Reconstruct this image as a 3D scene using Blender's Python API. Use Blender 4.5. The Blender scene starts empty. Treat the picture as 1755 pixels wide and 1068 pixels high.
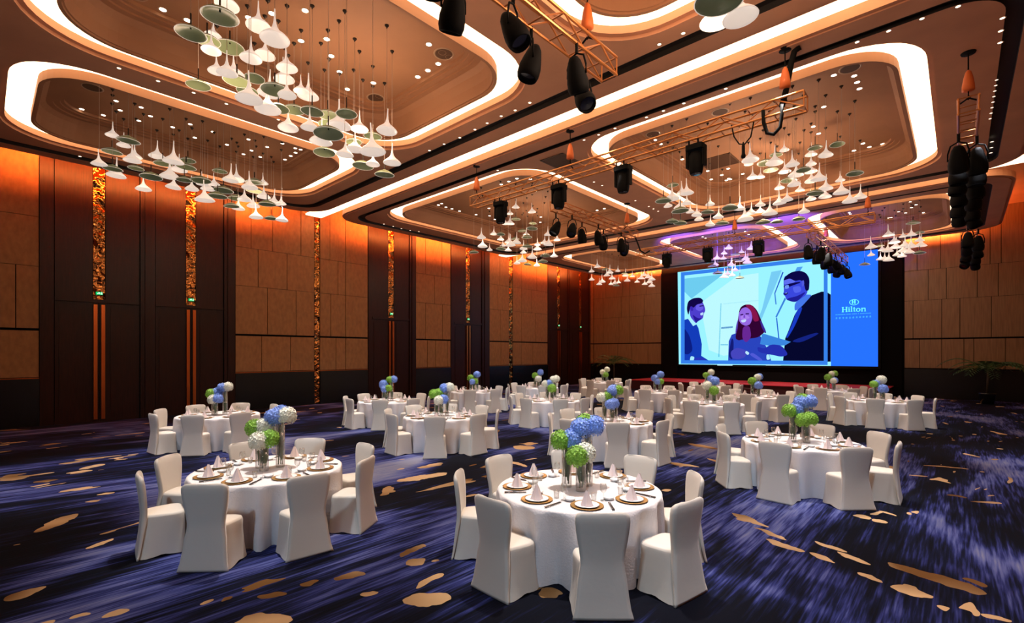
import bpy, bmesh, math, random
from math import pi, sin, cos, radians as R
from mathutils import Vector, Matrix

random.seed(7)
SC = bpy.context.scene
COL = SC.collection

# ------------------------------------------------------------------ camera
CAMZ = 2.3
F_PX, CX, HY = 836.0, 877.5, 606.0
SA, CA = .6765, .7365                 # heading of the camera in the hall
cam_d = bpy.data.cameras.new('camera')
cam_d.sensor_width = 36; cam_d.lens = 36 * F_PX / 1755.0
cam_d.shift_y = (HY - 534.0) / 1755.0
cam_d.clip_end = 200
cam = bpy.data.objects.new('camera', cam_d); COL.objects.link(cam)
cam.location = (0, 0, CAMZ)
cam.rotation_euler = (pi / 2, 0, math.atan2(SA, CA))
SC.camera = cam

# ------------------------------------------------------------------ world, view
wd = bpy.data.worlds.new('world'); SC.world = wd; wd.use_nodes = True
wd.node_tree.nodes['Background'].inputs[0].default_value = (.02, .02, .03, 1)
wd.node_tree.nodes['Background'].inputs[1].default_value = 0.2
SC.view_settings.view_transform = 'Standard'; SC.view_settings.look = 'None'
SC.view_settings.exposure = 0.0; SC.view_settings.gamma = 1.0
SC.view_settings.use_curve_mapping = False
SC.cycles.max_bounces = 6; SC.cycles.diffuse_bounces = 3; SC.cycles.glossy_bounces = 3
SC.cycles.transparent_max_bounces = 12; SC.cycles.transmission_bounces = 4
SC.cycles.caustics_reflective = False; SC.cycles.caustics_refractive = False
SC.cycles.sample_clamp_indirect = 4.0

COVE = 3.6          # strength of the ceiling coves
WASH = 620.0         # strength of the strips that wash the walls
SPOT = 2600.0       # power of the spot over each table
CHAND = {'A': 32., 'B': 150., 'C': 170., 'D': 130., 'E': 190., 'F': 45., 'G': 30., 'H': 50.}   # glow of each pendant cluster
FILL = 850.0        # power of the added cool fill spots

# tables: x, y and the words that single them out
TABLES = [
 (-3.23, 4.64, -3, 'front centre table'), (-6.82, 2.61, -5, 'left foreground table'),
 (-2.05, 9.69, -1, 'right foreground table'), (-13.72, 4.04, 4, 'leftmost table by the doors'),
 (-9.42, 7.69, -4, 'middle table of the second row'), (-13.74, 8.96, 3, 'table before the single dark door'),
 (-5.86, 9.69, -6, 'table just behind the front one'), (-9.93, 12.73, 2, 'mid-hall table left of centre'),
 (-14.15, 17.15, 5, 'far table near the left wall'), (-14.08, 22.74, 0, 'table in the back left corner'),
 (-14.6, 13.6, -3, 'table midway along left wall'), (-9.03, 18.6, 6, 'table left of the red stage'),
 (-5.68, 15.35, -2, 'table in the centre of the hall'), (-5.43, 18.96, 4, 'table in front of the screen'),
 (-3.98, 24.2, -5, 'far table right of centre'), (-1.94, 19.8, 1, 'rightmost far table'),
 (-8.48, 22.6, 3, 'far table close to the stage')]

def spot(loc, aim, power, angle, blend, col, size=.12):
    d = bpy.data.lights.new('spot_lamp', 'SPOT'); d.energy = power; d.spot_size = R(angle); d.spot_blend = blend
    d.color = col; d.shadow_soft_size = size
    o = bpy.data.objects.new('spot_lamp', d); COL.objects.link(o)
    o.location = loc
    o.rotation_euler = (Vector(aim) - Vector(loc)).to_track_quat('-Z', 'Y').to_euler()
    return o
for (tx, ty, ta, tn) in TABLES:                          # pin spots in the ceiling above each table
    spot((tx - .5, ty + .6, 7.95), (tx, ty, .7), SPOT, 30, .85, (1, .93, .88))
# cool fill spots added to lighten the chair backs that face the camera
for (x, y, ax, ay) in ((.1, -1.6, -3.2, 4.2), (-1.6, -2.4, -6.6, 2.6), (.12, 3.2, -2.0, 9.2), (.12, 1.0, -5.8, 9.6), (-4.35, .2, -9.4, 7.4),
                       (.12, 9.0, -4.6, 15.6), (.12, 13.4, -2.2, 20), (-4.35, 1.0, -13.6, 4.6), (-4.35, 6.6, -10, 13), (-4.35, 6.2, -13.8, 9.6), (-9.65, 12.6, -14.2, 16)):
    spot((x - .6, y - .5, 6.1), (ax, ay, .6), FILL, 44, .9, (.56, .78, 1.0), .2)
# downlights on the open carpet
for (x, y, p) in ((-12.2, .8, 1.0), (-15.5, 6.5, .7), (-9.8, 3.8, .35), (-.2, 5.6, .7), (.3, 9.5, .55), (.4, 14.5, .8), (-.6, 3.0, .5), (-5.6, 6.6, .5)):
    spot((x, y, 7.9), (x, y + .3, 0), SPOT * p * .6, 50, .9, (.86, .88, 1.0))
spot((-9.2, 27.0, 7.9), (-9.2, 31.2, .5), SPOT * .9, 75, .9, (1, .85, .75))      # added spot that brightens the red stage
# blue beams of the far moving heads, washing the ceiling before the screen
for (x, ax) in ((-10.4, -10.4), (-8.2, -8.2), (-5.6, -5.4)):
    spot((x, 21.6, 6.5), (ax, 27.5, 8.9), 3600, 62, .8, (.10, .06, 1.0), .1)

# ------------------------------------------------------------------ materials
MATS = {}
def lin(c):
    return tuple(((v / 255) / 12.92 if v / 255 <= .04045 else ((v / 255 + .055) / 1.055) ** 2.4) for v in c)
def mat(name, col, rough=.6, metal=0., emit=None, es=1., spec=.5, bump=None, noise=None, coat=0., sheen=0., alpha=1.):
    """col linear rgb; bump=(scale,strength); noise=(scale,amount,stretch) tints the colour"""
    if name in MATS: return MATS[name]
    m = bpy.data.materials.new(name); m.use_nodes = True
    nt = m.node_tree; b = nt.nodes['Principled BSDF']
    b.inputs['Base Color'].default_value = (*col, 1); b.inputs['Roughness'].default_value = rough
    b.inputs['Metallic'].default_value = metal; b.inputs['Specular IOR Level'].default_value = spec
    b.inputs['Coat Weight'].default_value = coat; b.inputs['Sheen Weight'].default_value = sheen
    if emit:
        b.inputs['Emission Color'].default_value = (*emit, 1); b.inputs['Emission Strength'].default_value = es
    if bump or noise:
        tc = nt.nodes.new('ShaderNodeTexCoord')
        mp = nt.nodes.new('ShaderNodeMapping'); nt.links.new(tc.outputs['Object'], mp.inputs[0])
        if noise: mp.inputs['Scale'].default_value = noise[2] if len(noise) > 2 else (1, 1, 1)
        if noise:
            n = nt.nodes.new('ShaderNodeTexNoise'); n.inputs['Scale'].default_value = noise[0]; n.inputs['Detail'].default_value = 5
            nt.links.new(mp.outputs[0], n.inputs[0])
            r = nt.nodes.new('ShaderNodeMapRange'); r.inputs[1].default_value = .3; r.inputs[2].default_value = .7
            r.inputs[3].default_value = 1 - noise[1]; r.inputs[4].default_value = 1 + noise[1]
            nt.links.new(n.outputs[0], r.inputs[0])
            vm = nt.nodes.new('ShaderNodeVectorMath'); vm.operation = 'SCALE'; vm.inputs[0].default_value = col
            nt.links.new(r.outputs[0], vm.inputs[3]); nt.links.new(vm.outputs[0], b.inputs['Base Color'])
        if bump:
            n2 = nt.nodes.new('ShaderNodeTexNoise'); n2.inputs['Scale'].default_value = bump[0]; n2.inputs['Detail'].default_value = 3
            nt.links.new(tc.outputs['Object'], n2.inputs[0])
            bp = nt.nodes.new('ShaderNodeBump'); bp.inputs['Strength'].default_value = bump[1]; bp.inputs['Distance'].default_value = bump[2] if len(bump) > 2 else .02
            nt.links.new(n2.outputs[0], bp.inputs['Height']); nt.links.new(bp.outputs[0], b.inputs['Normal'])
    MATS[name] = m
    return m
def emis(name, col, s):
    if name in MATS: return MATS[name]
    m = bpy.data.materials.new(name); m.use_nodes = True; nt = m.node_tree; nt.nodes.clear()
    o = nt.nodes.new('ShaderNodeOutputMaterial'); e = nt.nodes.new('ShaderNodeEmission')
    e.inputs[0].default_value = (*col, 1); e.inputs[1].default_value = s
    nt.links.new(e.outputs[0], o.inputs[0]); MATS[name] = m
    return m
def glassmat(name, tint, refl):
    m = bpy.data.materials.new(name); m.use_nodes = True; nt = m.node_tree; nt.nodes.clear()
    o = nt.nodes.new('ShaderNodeOutputMaterial'); mx = nt.nodes.new('ShaderNodeMixShader')
    t = nt.nodes.new('ShaderNodeBsdfTransparent'); t.inputs[0].default_value = (*tint, 1)
    g = nt.nodes.new('ShaderNodeBsdfGlossy'); g.inputs['Roughness'].default_value = .04
    lw = nt.nodes.new('ShaderNodeLayerWeight'); lw.inputs[0].default_value = .35
    ma = nt.nodes.new('ShaderNodeMath'); ma.operation = 'MULTIPLY_ADD'; ma.inputs[1].default_value = refl; ma.inputs[2].default_value = .04
    nt.links.new(lw.outputs['Facing'], ma.inputs[0]); nt.links.new(ma.outputs[0], mx.inputs[0])
    nt.links.new(t.outputs[0], mx.inputs[1]); nt.links.new(g.outputs[0], mx.inputs[2]); nt.links.new(mx.outputs[0], o.inputs[0])
    MATS[name] = m
    return m
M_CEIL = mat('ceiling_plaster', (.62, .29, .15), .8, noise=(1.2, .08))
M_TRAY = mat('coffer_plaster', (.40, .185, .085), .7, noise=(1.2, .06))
M_TRACK = mat('dark_track', (.012, .007, .004), .6)
M_COVE = emis('cove_led', (1.0, .70, .44), COVE)
M_WASH = emis('wall_wash_led', (1.0, .24, .05), WASH)
M_PANEL = mat('wall_panel_fabric', (.28, .122, .038), .75, noise=(9, .16, (1, 1, .5)), bump=(120, .15))
M_PANELB = mat('wall_panel_silk', (.25, .13, .055), .42, noise=(5, .2, (4, 1, .25)), bump=(90, .1))
M_DARK = mat('wall_backing', (.0025, .002, .002), .8, spec=.08)
M_WAINS = mat('wainscot_gloss', (.004, .0035, .003), .25)
M_WOOD = mat('dark_wood', (.020, .0045, .0016), .4, spec=.22, noise=(6, .35, (1, 6, .35)))
M_BRONZE = mat('bronze', (.55, .13, .03), .3, 1.0)
M_CRINK = mat('crinkled_bronze', (.40, .15, .04), .05, 1.0, bump=(2.2, 1.0, .25))
M_RED = mat('red_carpet', (.42, .010, .012), .9)
M_REDD = mat('stage_skirt', (.045, .003, .004), .9)
M_BLACK = mat('black_metal', (.004, .004, .004), .75, spec=.12)
M_BLACKG = mat('black_gloss', (.01, .01, .012), .15)
M_TRUSS = mat('truss_metal', (.60, .22, .06), .35, .6)
M_ORANGE = mat('hoist_orange', (.75, .16, .03), .6)
M_CLOTH = mat('white_damask', (.72, .68, .68), .75, bump=(55, .25), sheen=.2)
M_COVER = mat('chair_cover', (.64, .58, .50), .55, sheen=.2, bump=(14, .08))
M_GOLD = mat('gold_charger', (.62, .36, .12), .35, .7)
M_PORC = mat('porcelain', (.82, .80, .78), .2)
M_NAPK = mat('napkin', (.80, .66, .64), .8)
M_GLASS = glassmat('clear_glass', (.97, .98, .98), .55)
M_LEAF = mat('leaf_green', (.02, .085, .012), .45, noise=(30, .4))
M_PALM = mat('palm_green', (.03, .09, .02), .5)
M_HG = mat('bloom_green', (.20, .42, .035), .6, noise=(40, .35))
M_HB = mat('bloom_blue', (.20, .33, .78), .6, noise=(40, .3))
M_HW = mat('bloom_white', (.80, .80, .68), .6, noise=(40, .15))
M_SHW = mat('white_horn_glass', (.8, .74, .66), .35, emit=(1.0, .84, .72), es=.55)
M_SHG = mat('green_horn_glass', (.24, .29, .14), .3, emit=(.75, .85, .45), es=.03)
M_ROD = mat('dark_rod', (.03, .022, .015), .4, .5)
M_CORD = mat('pale_cord', (.62, .50, .40), .5)
M_LENS = emis('downlight_lens', (1.0, .85, .68), 9.)
M_LENSD = emis('small_downlight_lens', (1.0, .8, .6), 2.5)
M_RING = mat('downlight_ring', (.45, .28, .16), .4)
M_GRILL = mat('speaker_grille', (.10, .045, .018), .7)
M_EXIT = emis('exit_green', (.01, .55, .12), 1.2)

# ------------------------------------------------------------------ mesh helpers
class MB:
    def __init__(s): s.v = []; s.f = []
    def quad(s, a, b, c, d):
        n = len(s.v); s.v += [a, b, c, d]; s.f.append((n, n + 1, n + 2, n + 3)); return s
    def poly(s, pts):
        n = len(s.v); s.v += list(pts); s.f.append(tuple(range(n, n + len(pts)))); return s
    def box(s, x0, x1, y0, y1, z0, z1):
        n = len(s.v)
        s.v += [(x, y, z) for z in (z0, z1) for (x, y) in ((x0, y0), (x1, y0), (x1, y1), (x0, y1))]
        s.f += [tuple(n + i for i in q) for q in ((3, 2, 1, 0), (4, 5, 6, 7), (0, 1, 5, 4), (1, 2, 6, 5), (2, 3, 7, 6), (3, 0, 4, 7))]
        return s
    def loft(s, loops, cap0=False, cap1=False, closed=True):
        n = len(s.v); k = len(loops[0])
        for l in loops: s.v += list(l)
        for i in range(len(loops) - 1):
            for j in range(k if closed else k - 1):
                j2 = (j + 1) % k
                s.f.append((n + i * k + j, n + i * k + j2, n + (i + 1) * k + j2, n + (i + 1) * k + j))
        if cap0: s.f.append(tuple(n + j for j in reversed(range(k))))
        if cap1: s.f.append(tuple(n + (len(loops) - 1) * k + j for j in range(k)))
        return s
    def lathe(s, prof, seg=20, c=(0, 0, 0), cap0=False, cap1=False):
        return s.loft([[(c[0] + r * cos(2 * pi * j / seg), c[1] + r * sin(2 * pi * j / seg), c[2] + z) for j in range(seg)] for r, z in prof], cap0, cap1)
    def tube(s, pts, r, seg=8, cap=True):
        pts = [Vector(p) for p in pts]; loops = []
        rr = r if isinstance(r, (list, tuple)) else [r] * len(pts)
        for i, p in enumerate(pts):
            d = (pts[min(i + 1, len(pts) - 1)] - pts[max(i - 1, 0)]).normalized()
            q = d.to_track_quat('Z', 'Y')
            loops.append([tuple(p + q @ Vector((rr[i] * cos(2 * pi * j / seg), rr[i] * sin(2 * pi * j / seg), 0))) for j in range(seg)])
        return s.loft(loops, cap, cap)
    def mesh(s, name, m=None, smooth=False):
        me = bpy.data.meshes.new(name); me.from_pydata([tuple(v) for v in s.v], [], s.f); me.update()
        if m: me.materials.append(m)
        if smooth: me.polygons.foreach_set('use_smooth', [True] * len(me.polygons))
        return me
    def obj(s, name, m=None, parent=None, smooth=False, **kw):
        return link(name, s.mesh(name, m, smooth), parent, **kw)
def tag(o, label=None, cat=None, group=None, kind=None):
    if label: o['label'] = label
    if cat: o['category'] = cat
    if group: o['group'] = group
    if kind: o['kind'] = kind
    return o
def link(name, data, parent=None, loc=None, rz=0., sc=None, rot=None, m=None):
    o = bpy.data.objects.new(name, data); COL.objects.link(o)
    if parent is not None: o.parent = parent
    if loc is not None: o.location = loc
    if rz: o.rotation_euler = (0, 0, rz)
    if rot is not None: o.rotation_euler = rot
    if sc is not None: o.scale = (sc, sc, sc) if isinstance(sc, (int, float)) else sc
    if m is not None and data is not None:
        o.material_slots[0].link = 'OBJECT'; o.material_slots[0].material = m
    return o
def thing(name, label, cat, loc=(0, 0, 0), rz=0., group=None):
    return tag(link(name, None, None, loc, rz), label, cat, group)
def rrect(x0, x1, y0, y1, r, z, n=10):
    p = []
    for cx, cy, a0 in ((x1 - r, y1 - r, 0), (x0 + r, y1 - r, pi / 2), (x0 + r, y0 + r, pi), (x1 - r, y0 + r, 1.5 * pi)):
        for k in range(n + 1):
            a = a0 + pi / 2 * k / n; p.append((cx + r * cos(a), cy + r * sin(a), z))
    return p
def flat_holes(outer, holes, z):
    """triangulated flat face with holes"""
    bm = bmesh.new(); ed = []
    for lp in [outer] + holes:
        vs = [bm.verts.new((p[0], p[1], z)) for p in lp]
        ed += [bm.edges.new((vs[i], vs[(i + 1) % len(vs)])) for i in range(len(vs))]
    bmesh.ops.triangle_fill(bm, use_beauty=True, use_dissolve=False, edges=ed)
    bm.verts.index_update()
    v = [tuple(x.co) for x in bm.verts]; f = [tuple(q.index for q in x.verts) for x in bm.faces]
    bm.free(); return v, f
# measured positions: where a sight line meets a plane of the hall
def on_z(x, y, z):
    d = F_PX * (z - CAMZ) / (HY - y); r = (x - CX) / F_PX * d
    return Vector((CA * r - SA * d, SA * r + CA * d, z))
def on_y(x, y, Y):
    t = (x - CX) / F_PX; d = Y / (SA * t + CA); return Vector((d * (CA * t - SA), Y, CAMZ + (HY - y) * d / F_PX))
def on_x(x, y, X):
    t = (x - CX) / F_PX; d = X / (CA * t - SA); return Vector((X, d * (SA * t + CA), CAMZ + (HY - y) * d / F_PX))
def px_x(X, Y):
    r = CA * X + SA * Y; d = -SA * X + CA * Y; return CX + F_PX * r / d
ONES = ['', 'first', 'second', 'third', 'fourth', 'fifth', 'sixth', 'seventh', 'eighth', 'ninth', 'tenth', 'eleventh', 'twelfth', 'thirteenth',
        'fourteenth', 'fifteenth', 'sixteenth', 'seventeenth', 'eighteenth', 'nineteenth']
TENS = ['', '', 'twent', 'thirt', 'fort', 'fift', 'sixt', 'sevent', 'eight', 'ninet']
def ordinal(n):
    if n < 20: return ONES[n]
    return TENS[n // 10] + ('ieth' if n % 10 == 0 else 'y-' + ONES[n % 10])

# ------------------------------------------------------------------ the hall
XL, XR, Y0, YB = -21.5, 2.8, -5.0, 33.0
C, ZS, ZI, ZTOP = 8.2, 8.42, 8.95, 9.4      # soffit, cove light, coffer ceiling, slab

# carpet ------------------------------------------------------------
def carpet():
    m = bpy.data.materials.new('carpet'); m.use_nodes = True; nt = m.node_tree; L = nt.links.new
    b = nt.nodes['Principled BSDF']; b.inputs['Roughness'].default_value = .95; b.inputs['Specular IOR Level'].default_value = .1
    N = lambda t, **k: (lambda n: [setattr(n, a, v) for a, v in k.items()] and n or n)(nt.nodes.new('ShaderNode' + t))
    def math2(op, a, bb=None, c=None):
        n = N('Math', operation=op)
        for i, q in enumerate((a, bb, c)):
            if q is None: continue
            if isinstance(q, (int, float)): n.inputs[i].default_value = q
            else: L(q, n.inputs[i])
        return n.outputs[0]
    tc = N('TexCoord'); P = tc.outputs['Object']
    def noise(vec, scale, detail=3, sc=(1, 1, 1), rot=0., dist=0., loc=(0, 0, 0)):
        mp = N('Mapping'); mp.inputs['Rotation'].default_value = (0, 0, rot); mp.inputs['Scale'].default_value = sc; mp.inputs['Location'].default_value = loc
        L(vec, mp.inputs[0]); n = N('TexNoise'); n.inputs['Scale'].default_value = scale; n.inputs['Detail'].default_value = detail
        n.inputs['Distortion'].default_value = dist; L(mp.outputs[0], n.inputs[0]); return n
    # broad sweeping bands of navy, black and slate blue
    bands = noise(P, .34, 3, (1.0, .55, 1), R(-35), 1.3, (3.1, 1.7, 0))
    rib = noise(P, 1.0, 4, (34, 1.6, 1), 0)
    rib2 = noise(P, 1.0, 2, (9, .7, 1), R(6))
    v = math2('ADD', bands.outputs[0], math2('MULTIPLY', math2('SUBTRACT', rib2.outputs[0], .5), .30))
    v = math2('ADD', v, math2('MULTIPLY', math2('SUBTRACT', rib.outputs[0], .5), .34))
    cr = N('ValToRGB'); L(v, cr.inputs[0]); e = cr.color_ramp.elements
    e[0].position = .42; e[0].color = (.0025, .003, .007, 1); e[1].position = .74; e[1].color = (.22, .22, .30, 1)
    for pos, c in ((.485, (.006, .008, .028, 1)), (.54, (.024, .03, .13, 1)), (.61, (.09, .105, .27, 1))):
        q = cr.color_ramp.elements.new(pos); q.color = c
    # gold islands: the measured large ones ...
    wob = noise(P, 2.2, 3); wv = N('VectorMath', operation='MULTIPLY_ADD'); L(wob.outputs['Color'], wv.inputs[0])
    wv.inputs[1].default_value = (.34, .34, 0); 
    off = N('VectorMath', operation='SUBTRACT'); L(P, off.inputs[0]); off.inputs[1].default_value = (.17, .17, 0); L(off.outputs[0], wv.inputs[2])
    PW = wv.outputs[0]
    BL = [((65,912),(135,880),.10),((150,940),(202,922),.05),((15,1030),(75,1008),.07),((115,1064),(155,1052),.04),((175,1058),(222,1045),.05),
     ((335,1038),(353,1030),.03),((370,1036),(392,1026),.03),((405,1070),(495,1060),.09),((450,1022),(495,1016),.05),((520,1000),(552,993),.04),
     ((580,990),(625,985),.05),((618,1016),(656,1010),.05),((690,952),(722,932),.06),((690,972),(722,960),.07),((700,1032),(772,1022),.09),
     ((928,1026),(962,1008),.10),((985,1036),(996,1028),.05),((142,862),(168,857),.05),((160,850),(196,845),.06),((-5,826),(42,817),.13),
     ((100,796),(178,784),.10),((145,804),(174,796),.10),((680,826),(766,811),.11),((650,850),(672,833),.08),((718,802),(762,794),.10),
     ((1310,924),(1372,946),.07),((1378,947),(1428,964),.05),((1395,927),(1452,946),.05),((1430,944),(1487,968),.05),((1474,984),(1522,1001),.04),
     ((1525,966),(1692,1020),.11),((1543,1004),(1590,1025),.09),((1652,993),(1694,1009),.05),((1680,1054),(1740,1070),.05),((1460,881),(1489,889),.07),
     ((1492,889),(1519,896),.06),((1513,877),(1537,884),.04),((1580,797),(1658,804),.05),((1558,815),(1592,817),.04),((1618,847),(1652,853),.06),
     ((1668,860),(1712,862),.05),((1253,879),(1317,904),.06),((1288,904),(1352,926),.05),((1120,790),(1195,800),.10),((1210,785),(1260,800),.07),
     ((880,765),(915,770),.22),((1180,760),(1230,770),.12),((1070,810),(1105,822),.05),((600,900),(640,893),.06),((870,790),(905,800),.08)]
    prev = None
    for (a, c2, hw) in BL:
        A = on_z(*a, 0); B2 = on_z(*c2, 0); mid = (A + B2) / 2; dv = B2 - A
        mp = N('Mapping', vector_type='TEXTURE'); mp.inputs['Location'].default_value = (mid.x, mid.y, 0)
        mp.inputs['Rotation'].default_value = (0, 0, math.atan2(dv.y, dv.x)); mp.inputs['Scale'].default_value = (max(dv.length / 2, hw), hw * 1.15, 1)
        L(PW, mp.inputs[0]); le = N('VectorMath', operation='LENGTH'); L(mp.outputs[0], le.inputs[0])
        prev = le.outputs['Value'] if prev is None else math2('MINIMUM', prev, le.outputs['Value'])
    # ... and scattered streaks everywhere else
    st = noise(P, .9, 2, (2.4, 1.0, 1), R(-28), .6, (5, 2, 0)); cl = noise(P, .16, 1, loc=(7, 3, 0))
    th = math2('SUBTRACT', .815, math2('MULTIPLY', cl.outputs[0], .26))
    scat = math2('GREATER_THAN', st.outputs[0], th)
    gold = math2('MAXIMUM', math2('LESS_THAN', prev, 1.0), scat)
    tone = noise(P, .8, 1); gr = N('ValToRGB'); L(tone.outputs[0], gr.inputs[0])
    gr.color_ramp.elements[0].position = .38; gr.color_ramp.elements[0].color = (.16, .075, .022, 1)
    gr.color_ramp.elements[1].position = .56; gr.color_ramp.elements[1].color = (.62, .40, .20, 1)
    mx = N('Mix', data_type='RGBA'); L(gold, mx.inputs[0]); L(cr.outputs[0], mx.inputs[6]); L(gr.outputs[0], mx.inputs[7])
    L(mx.outputs[2], b.inputs['Base Color'])
    bp = N('Bump'); bp.inputs['Strength'].default_value = .25; bp.inputs['Distance'].default_value = .01
    L(rib.outputs[0], bp.inputs['Height']); L(bp.outputs[0], b.inputs['Normal'])
    return m
tag(MB().box(XL - .6, XR, Y0, YB + .4, -.2, 0).obj('floor', carpet()), kind='structure', label='navy carpet with gold islands')
tag(MB().box(XL - .6, XR + .2, Y0 - .2, YB + .4, ZTOP, ZTOP + .2).obj('ceiling', M_CEIL), kind='structure', label='upper slab above the floating rafts')

# rafts -------------------------------------------------------------
RAFT_X = (-20.2, 1.4)
RAFTS = [((-1.0, 9.68), [('A', -18.9, -13.35, .3, 8.35), ('B', -12.65, -6.5, .3, 8.4), ('C', -5.3, .2, .3, 8.45)]),
         ((10.35, 21.88), [('D', -18.5, -9.75, 11.4, 20.65), ('E', -8.3, -.4, 11.4, 20.65)]),
         ((22.5, 32.35), [('F', -18.5, -13.9, 23.8, 31.4), ('G', -12.1, -6.4, 23.8, 31.4), ('H', -5.15, .25, 23.8, 31.4)])]
COFFER = {}
for (ya, yb), cofs in RAFTS:
    xa, xb = RAFT_X; rc = 1.25
    ins = lambda d, z: rrect(xa + d, xb - d, ya + d, yb - d, max(rc - d * .6, .35), z)
    mb = MB()
    def add(vf):
        n = len(mb.v); mb.v += vf[0]; mb.f += [tuple(n + i for i in q) for q in vf[1]]
    g0, g1 = .56, .82
    # outer band with a fine step, then the groove, then the field pierced by the coffers
    add(flat_holes(ins(0, C), [ins(.10, C)], C))
    mb.loft([ins(.10, C), ins(.10, C - .025), ins(g0, C - .025)])
    mb.loft([ins(0, C + .2), ins(0, C)])
    holes = []
    for (k, x0, x1, y0, y1) in cofs:
        COFFER[k] = (x0, x1, y0, y1); holes.append(rrect(x0, x1, y0, y1, 1.45, C))
    add(flat_holes(ins(g1, C), holes, C))
    for (k, x0, x1, y0, y1) in cofs:
        q = lambda d, z: rrect(x0 + d, x1 - d, y0 + d, y1 - d, max(1.45 - d * .7, .3), z)
        mb.loft([q(0, C), q(0, C + .07), q(.09, C + .07), q(.09, ZS)])
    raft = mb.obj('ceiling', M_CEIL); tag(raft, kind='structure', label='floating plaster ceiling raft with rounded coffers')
    MB().loft([ins(g0, C - .025), ins(g0, C + .09), ins(g1, C + .09), ins(g1, C)]).obj('track', M_TRACK, raft)
    for (k, x0, x1, y0, y1) in cofs:
        q = lambda d, z: rrect(x0 + d, x1 - d, y0 + d, y1 - d, max(1.45 - d * .7, .3), z)
        t = MB().loft([q(.55, ZS + .02), q(.55, C + .02), q(.61, C + .02), q(.61, C + .06), q(.64, C + .06), q(.66, C + .30), q(.72, C + .5), q(.82, C + .60),
                       q(.95, C + .60), q(.95, C + .64), q(1.08, C + .64), q(1.08, C + .68), q(1.16, C + .68), q(1.16, ZI)])
        t.poly([(p[0], p[1], ZI) for p in reversed(rrect(x0 + 1.16, x1 - 1.16, y0 + 1.16, y1 - 1.16, .5, ZI))])
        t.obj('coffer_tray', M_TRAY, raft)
        MB().loft([q(.09, ZS), q(.55, ZS)]).obj('cove_light', M_COVE, raft)
    # strips on top of the raft edge that wash the side walls
    MB().box(xa + .05, xa + .12, ya + 1.3, yb - 1.3, C + .2, C + .25).obj('wall_wash_light', M_WASH, raft)
    if ya > 20: MB().box(xa + 1.3, xb - 1.3, yb - .12, yb - .05, C + .2, C + .25).obj('wall_wash_light', M_WASH, raft)
for (a, b2) in ((9.68, 10.35), (21.88, 22.5)):
    s = MB().box(XL + .3, XR - .05, a - .02, b2 + .02, ZS - .02, ZS + .05).obj('ceiling', M_COVE)
    tag(s, kind='structure', label='straight light cove between two ceiling rafts')

# walls ------------------------------------------------------------
ROWS = [(1.55, 3.02), (3.10, 5.05), (5.065, 6.62), (6.635, ZTOP)]
wl = tag(MB().box(XL - .6, XL - .04, Y0, YB + .4, 0, ZTOP).obj('wall_left', M_DARK), kind='structure', label='left wall of panels and tall dark doors')
wb = tag(MB().box(XL, XR, YB, YB + .4, 0, ZTOP).obj('wall_back', M_DARK), kind='structure', label='dark back wall behind the screen')
tag(MB().box(XR, XR + .2, Y0, YB + .4, 0, ZTOP).obj('wall_right', M_PANEL), kind='structure', label='right side wall')
tag(MB().box(XL, XR, Y0 - .2, Y0, 0, ZTOP).obj('wall_rear', M_PANEL), kind='structure', label='wall behind the camera')
def panels_left(ya, yb, joints):
    for (z0, z1), js in zip(ROWS, joints):
        ys = [ya] + sorted(js) + [yb]
        for a, b2 in zip(ys, ys[1:]):
            if b2 - a < .06: continue
            t = random.uniform(0, .008)
            MB().box(XL - .04, XL + .02 + t, a + .012, b2 - .012, z0, z1).obj('panel', M_PANEL, wl)
    MB().box(XL - .04, XL + .05, ya, yb, 0, 1.5).obj('wainscot', M_WAINS, wl)
    MB().box(XL - .04, XL + .05, ya, yb, 1.5, 1.53).obj('wainscot_cap', M_BRONZE, wl)
jx = lambda *a: [on_x(x, 600, XL).y for x in a]
def rj(a, b2, n):
    return [sorted(a + (b2 - a) * (i + 1 + random.uniform(-.3, .3)) / (n + 1) for i in range(n)) for _ in range(4)]
S1a, S1b, S1c, S1d = jx(403, 538.5, 548, 630)
panels_left(Y0, 1.25, [jx(), jx(27), jx(), jx()])
panels_left(S1a, S1b, [jx(448, 497.5), jx(458, 507), jx(442, 491.6), jx(430, 466.7, 515.4)])
panels_left(S1c, S1d, [jx(575.5, 592), jx(566.5, 592), jx(579, 592), jx(565, 592)])
panels_left(15.76, 18.19, [jx(732, 746, 767), jx(729, 758), jx(744), jx(729, 757)])
panels_left(21.3, 23.1, rj(21.3, 23.1, 1))
panels_left(23.45, 27.1, [[24.3] + r for r in rj(24.4, 27.1, 1)])
panels_left(32.5, 32.98, [[], [], [], []])
def panels_back(xa, xb, joints, m):
    for (z0, z1), js in zip(ROWS, joints):
        xs = [xa] + sorted(js) + [xb]
        for a, b2 in zip(xs, xs[1:]):
            t = random.uniform(0, .008)
            MB().box(a + .012, b2 - .012, YB - .02 - t, YB, z0, z1).obj('panel', m, wb)
    MB().box(xa, xb, YB - .05, YB, 0, 1.5).obj('wainscot', M_WAINS, wb)
jb = lambda *a: [on_y(x, 600, YB).x for x in a]
panels_back(-21.45, -15.75, rj(-21.4, -15.8, 4), M_PANELB)
panels_back(jb(1550)[0], XR, [jb(1576, 1614, 1652, 1669, 1723), jb(1565, 1614, 1645, 1699), jb(1591, 1622, 1675, 1711), jb(1572, 1612, 1647, 1697, 1716)], M_PANELB)

# decorative strips between panels
for (a, b2) in ((S1b + .02, S1c - .02), (23.12, 23.43)):
    MB().box(XL - .04, XL + .0, a, b2, .05, ZTOP).obj('crinkled_strip', M_CRINK, wl)
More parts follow.
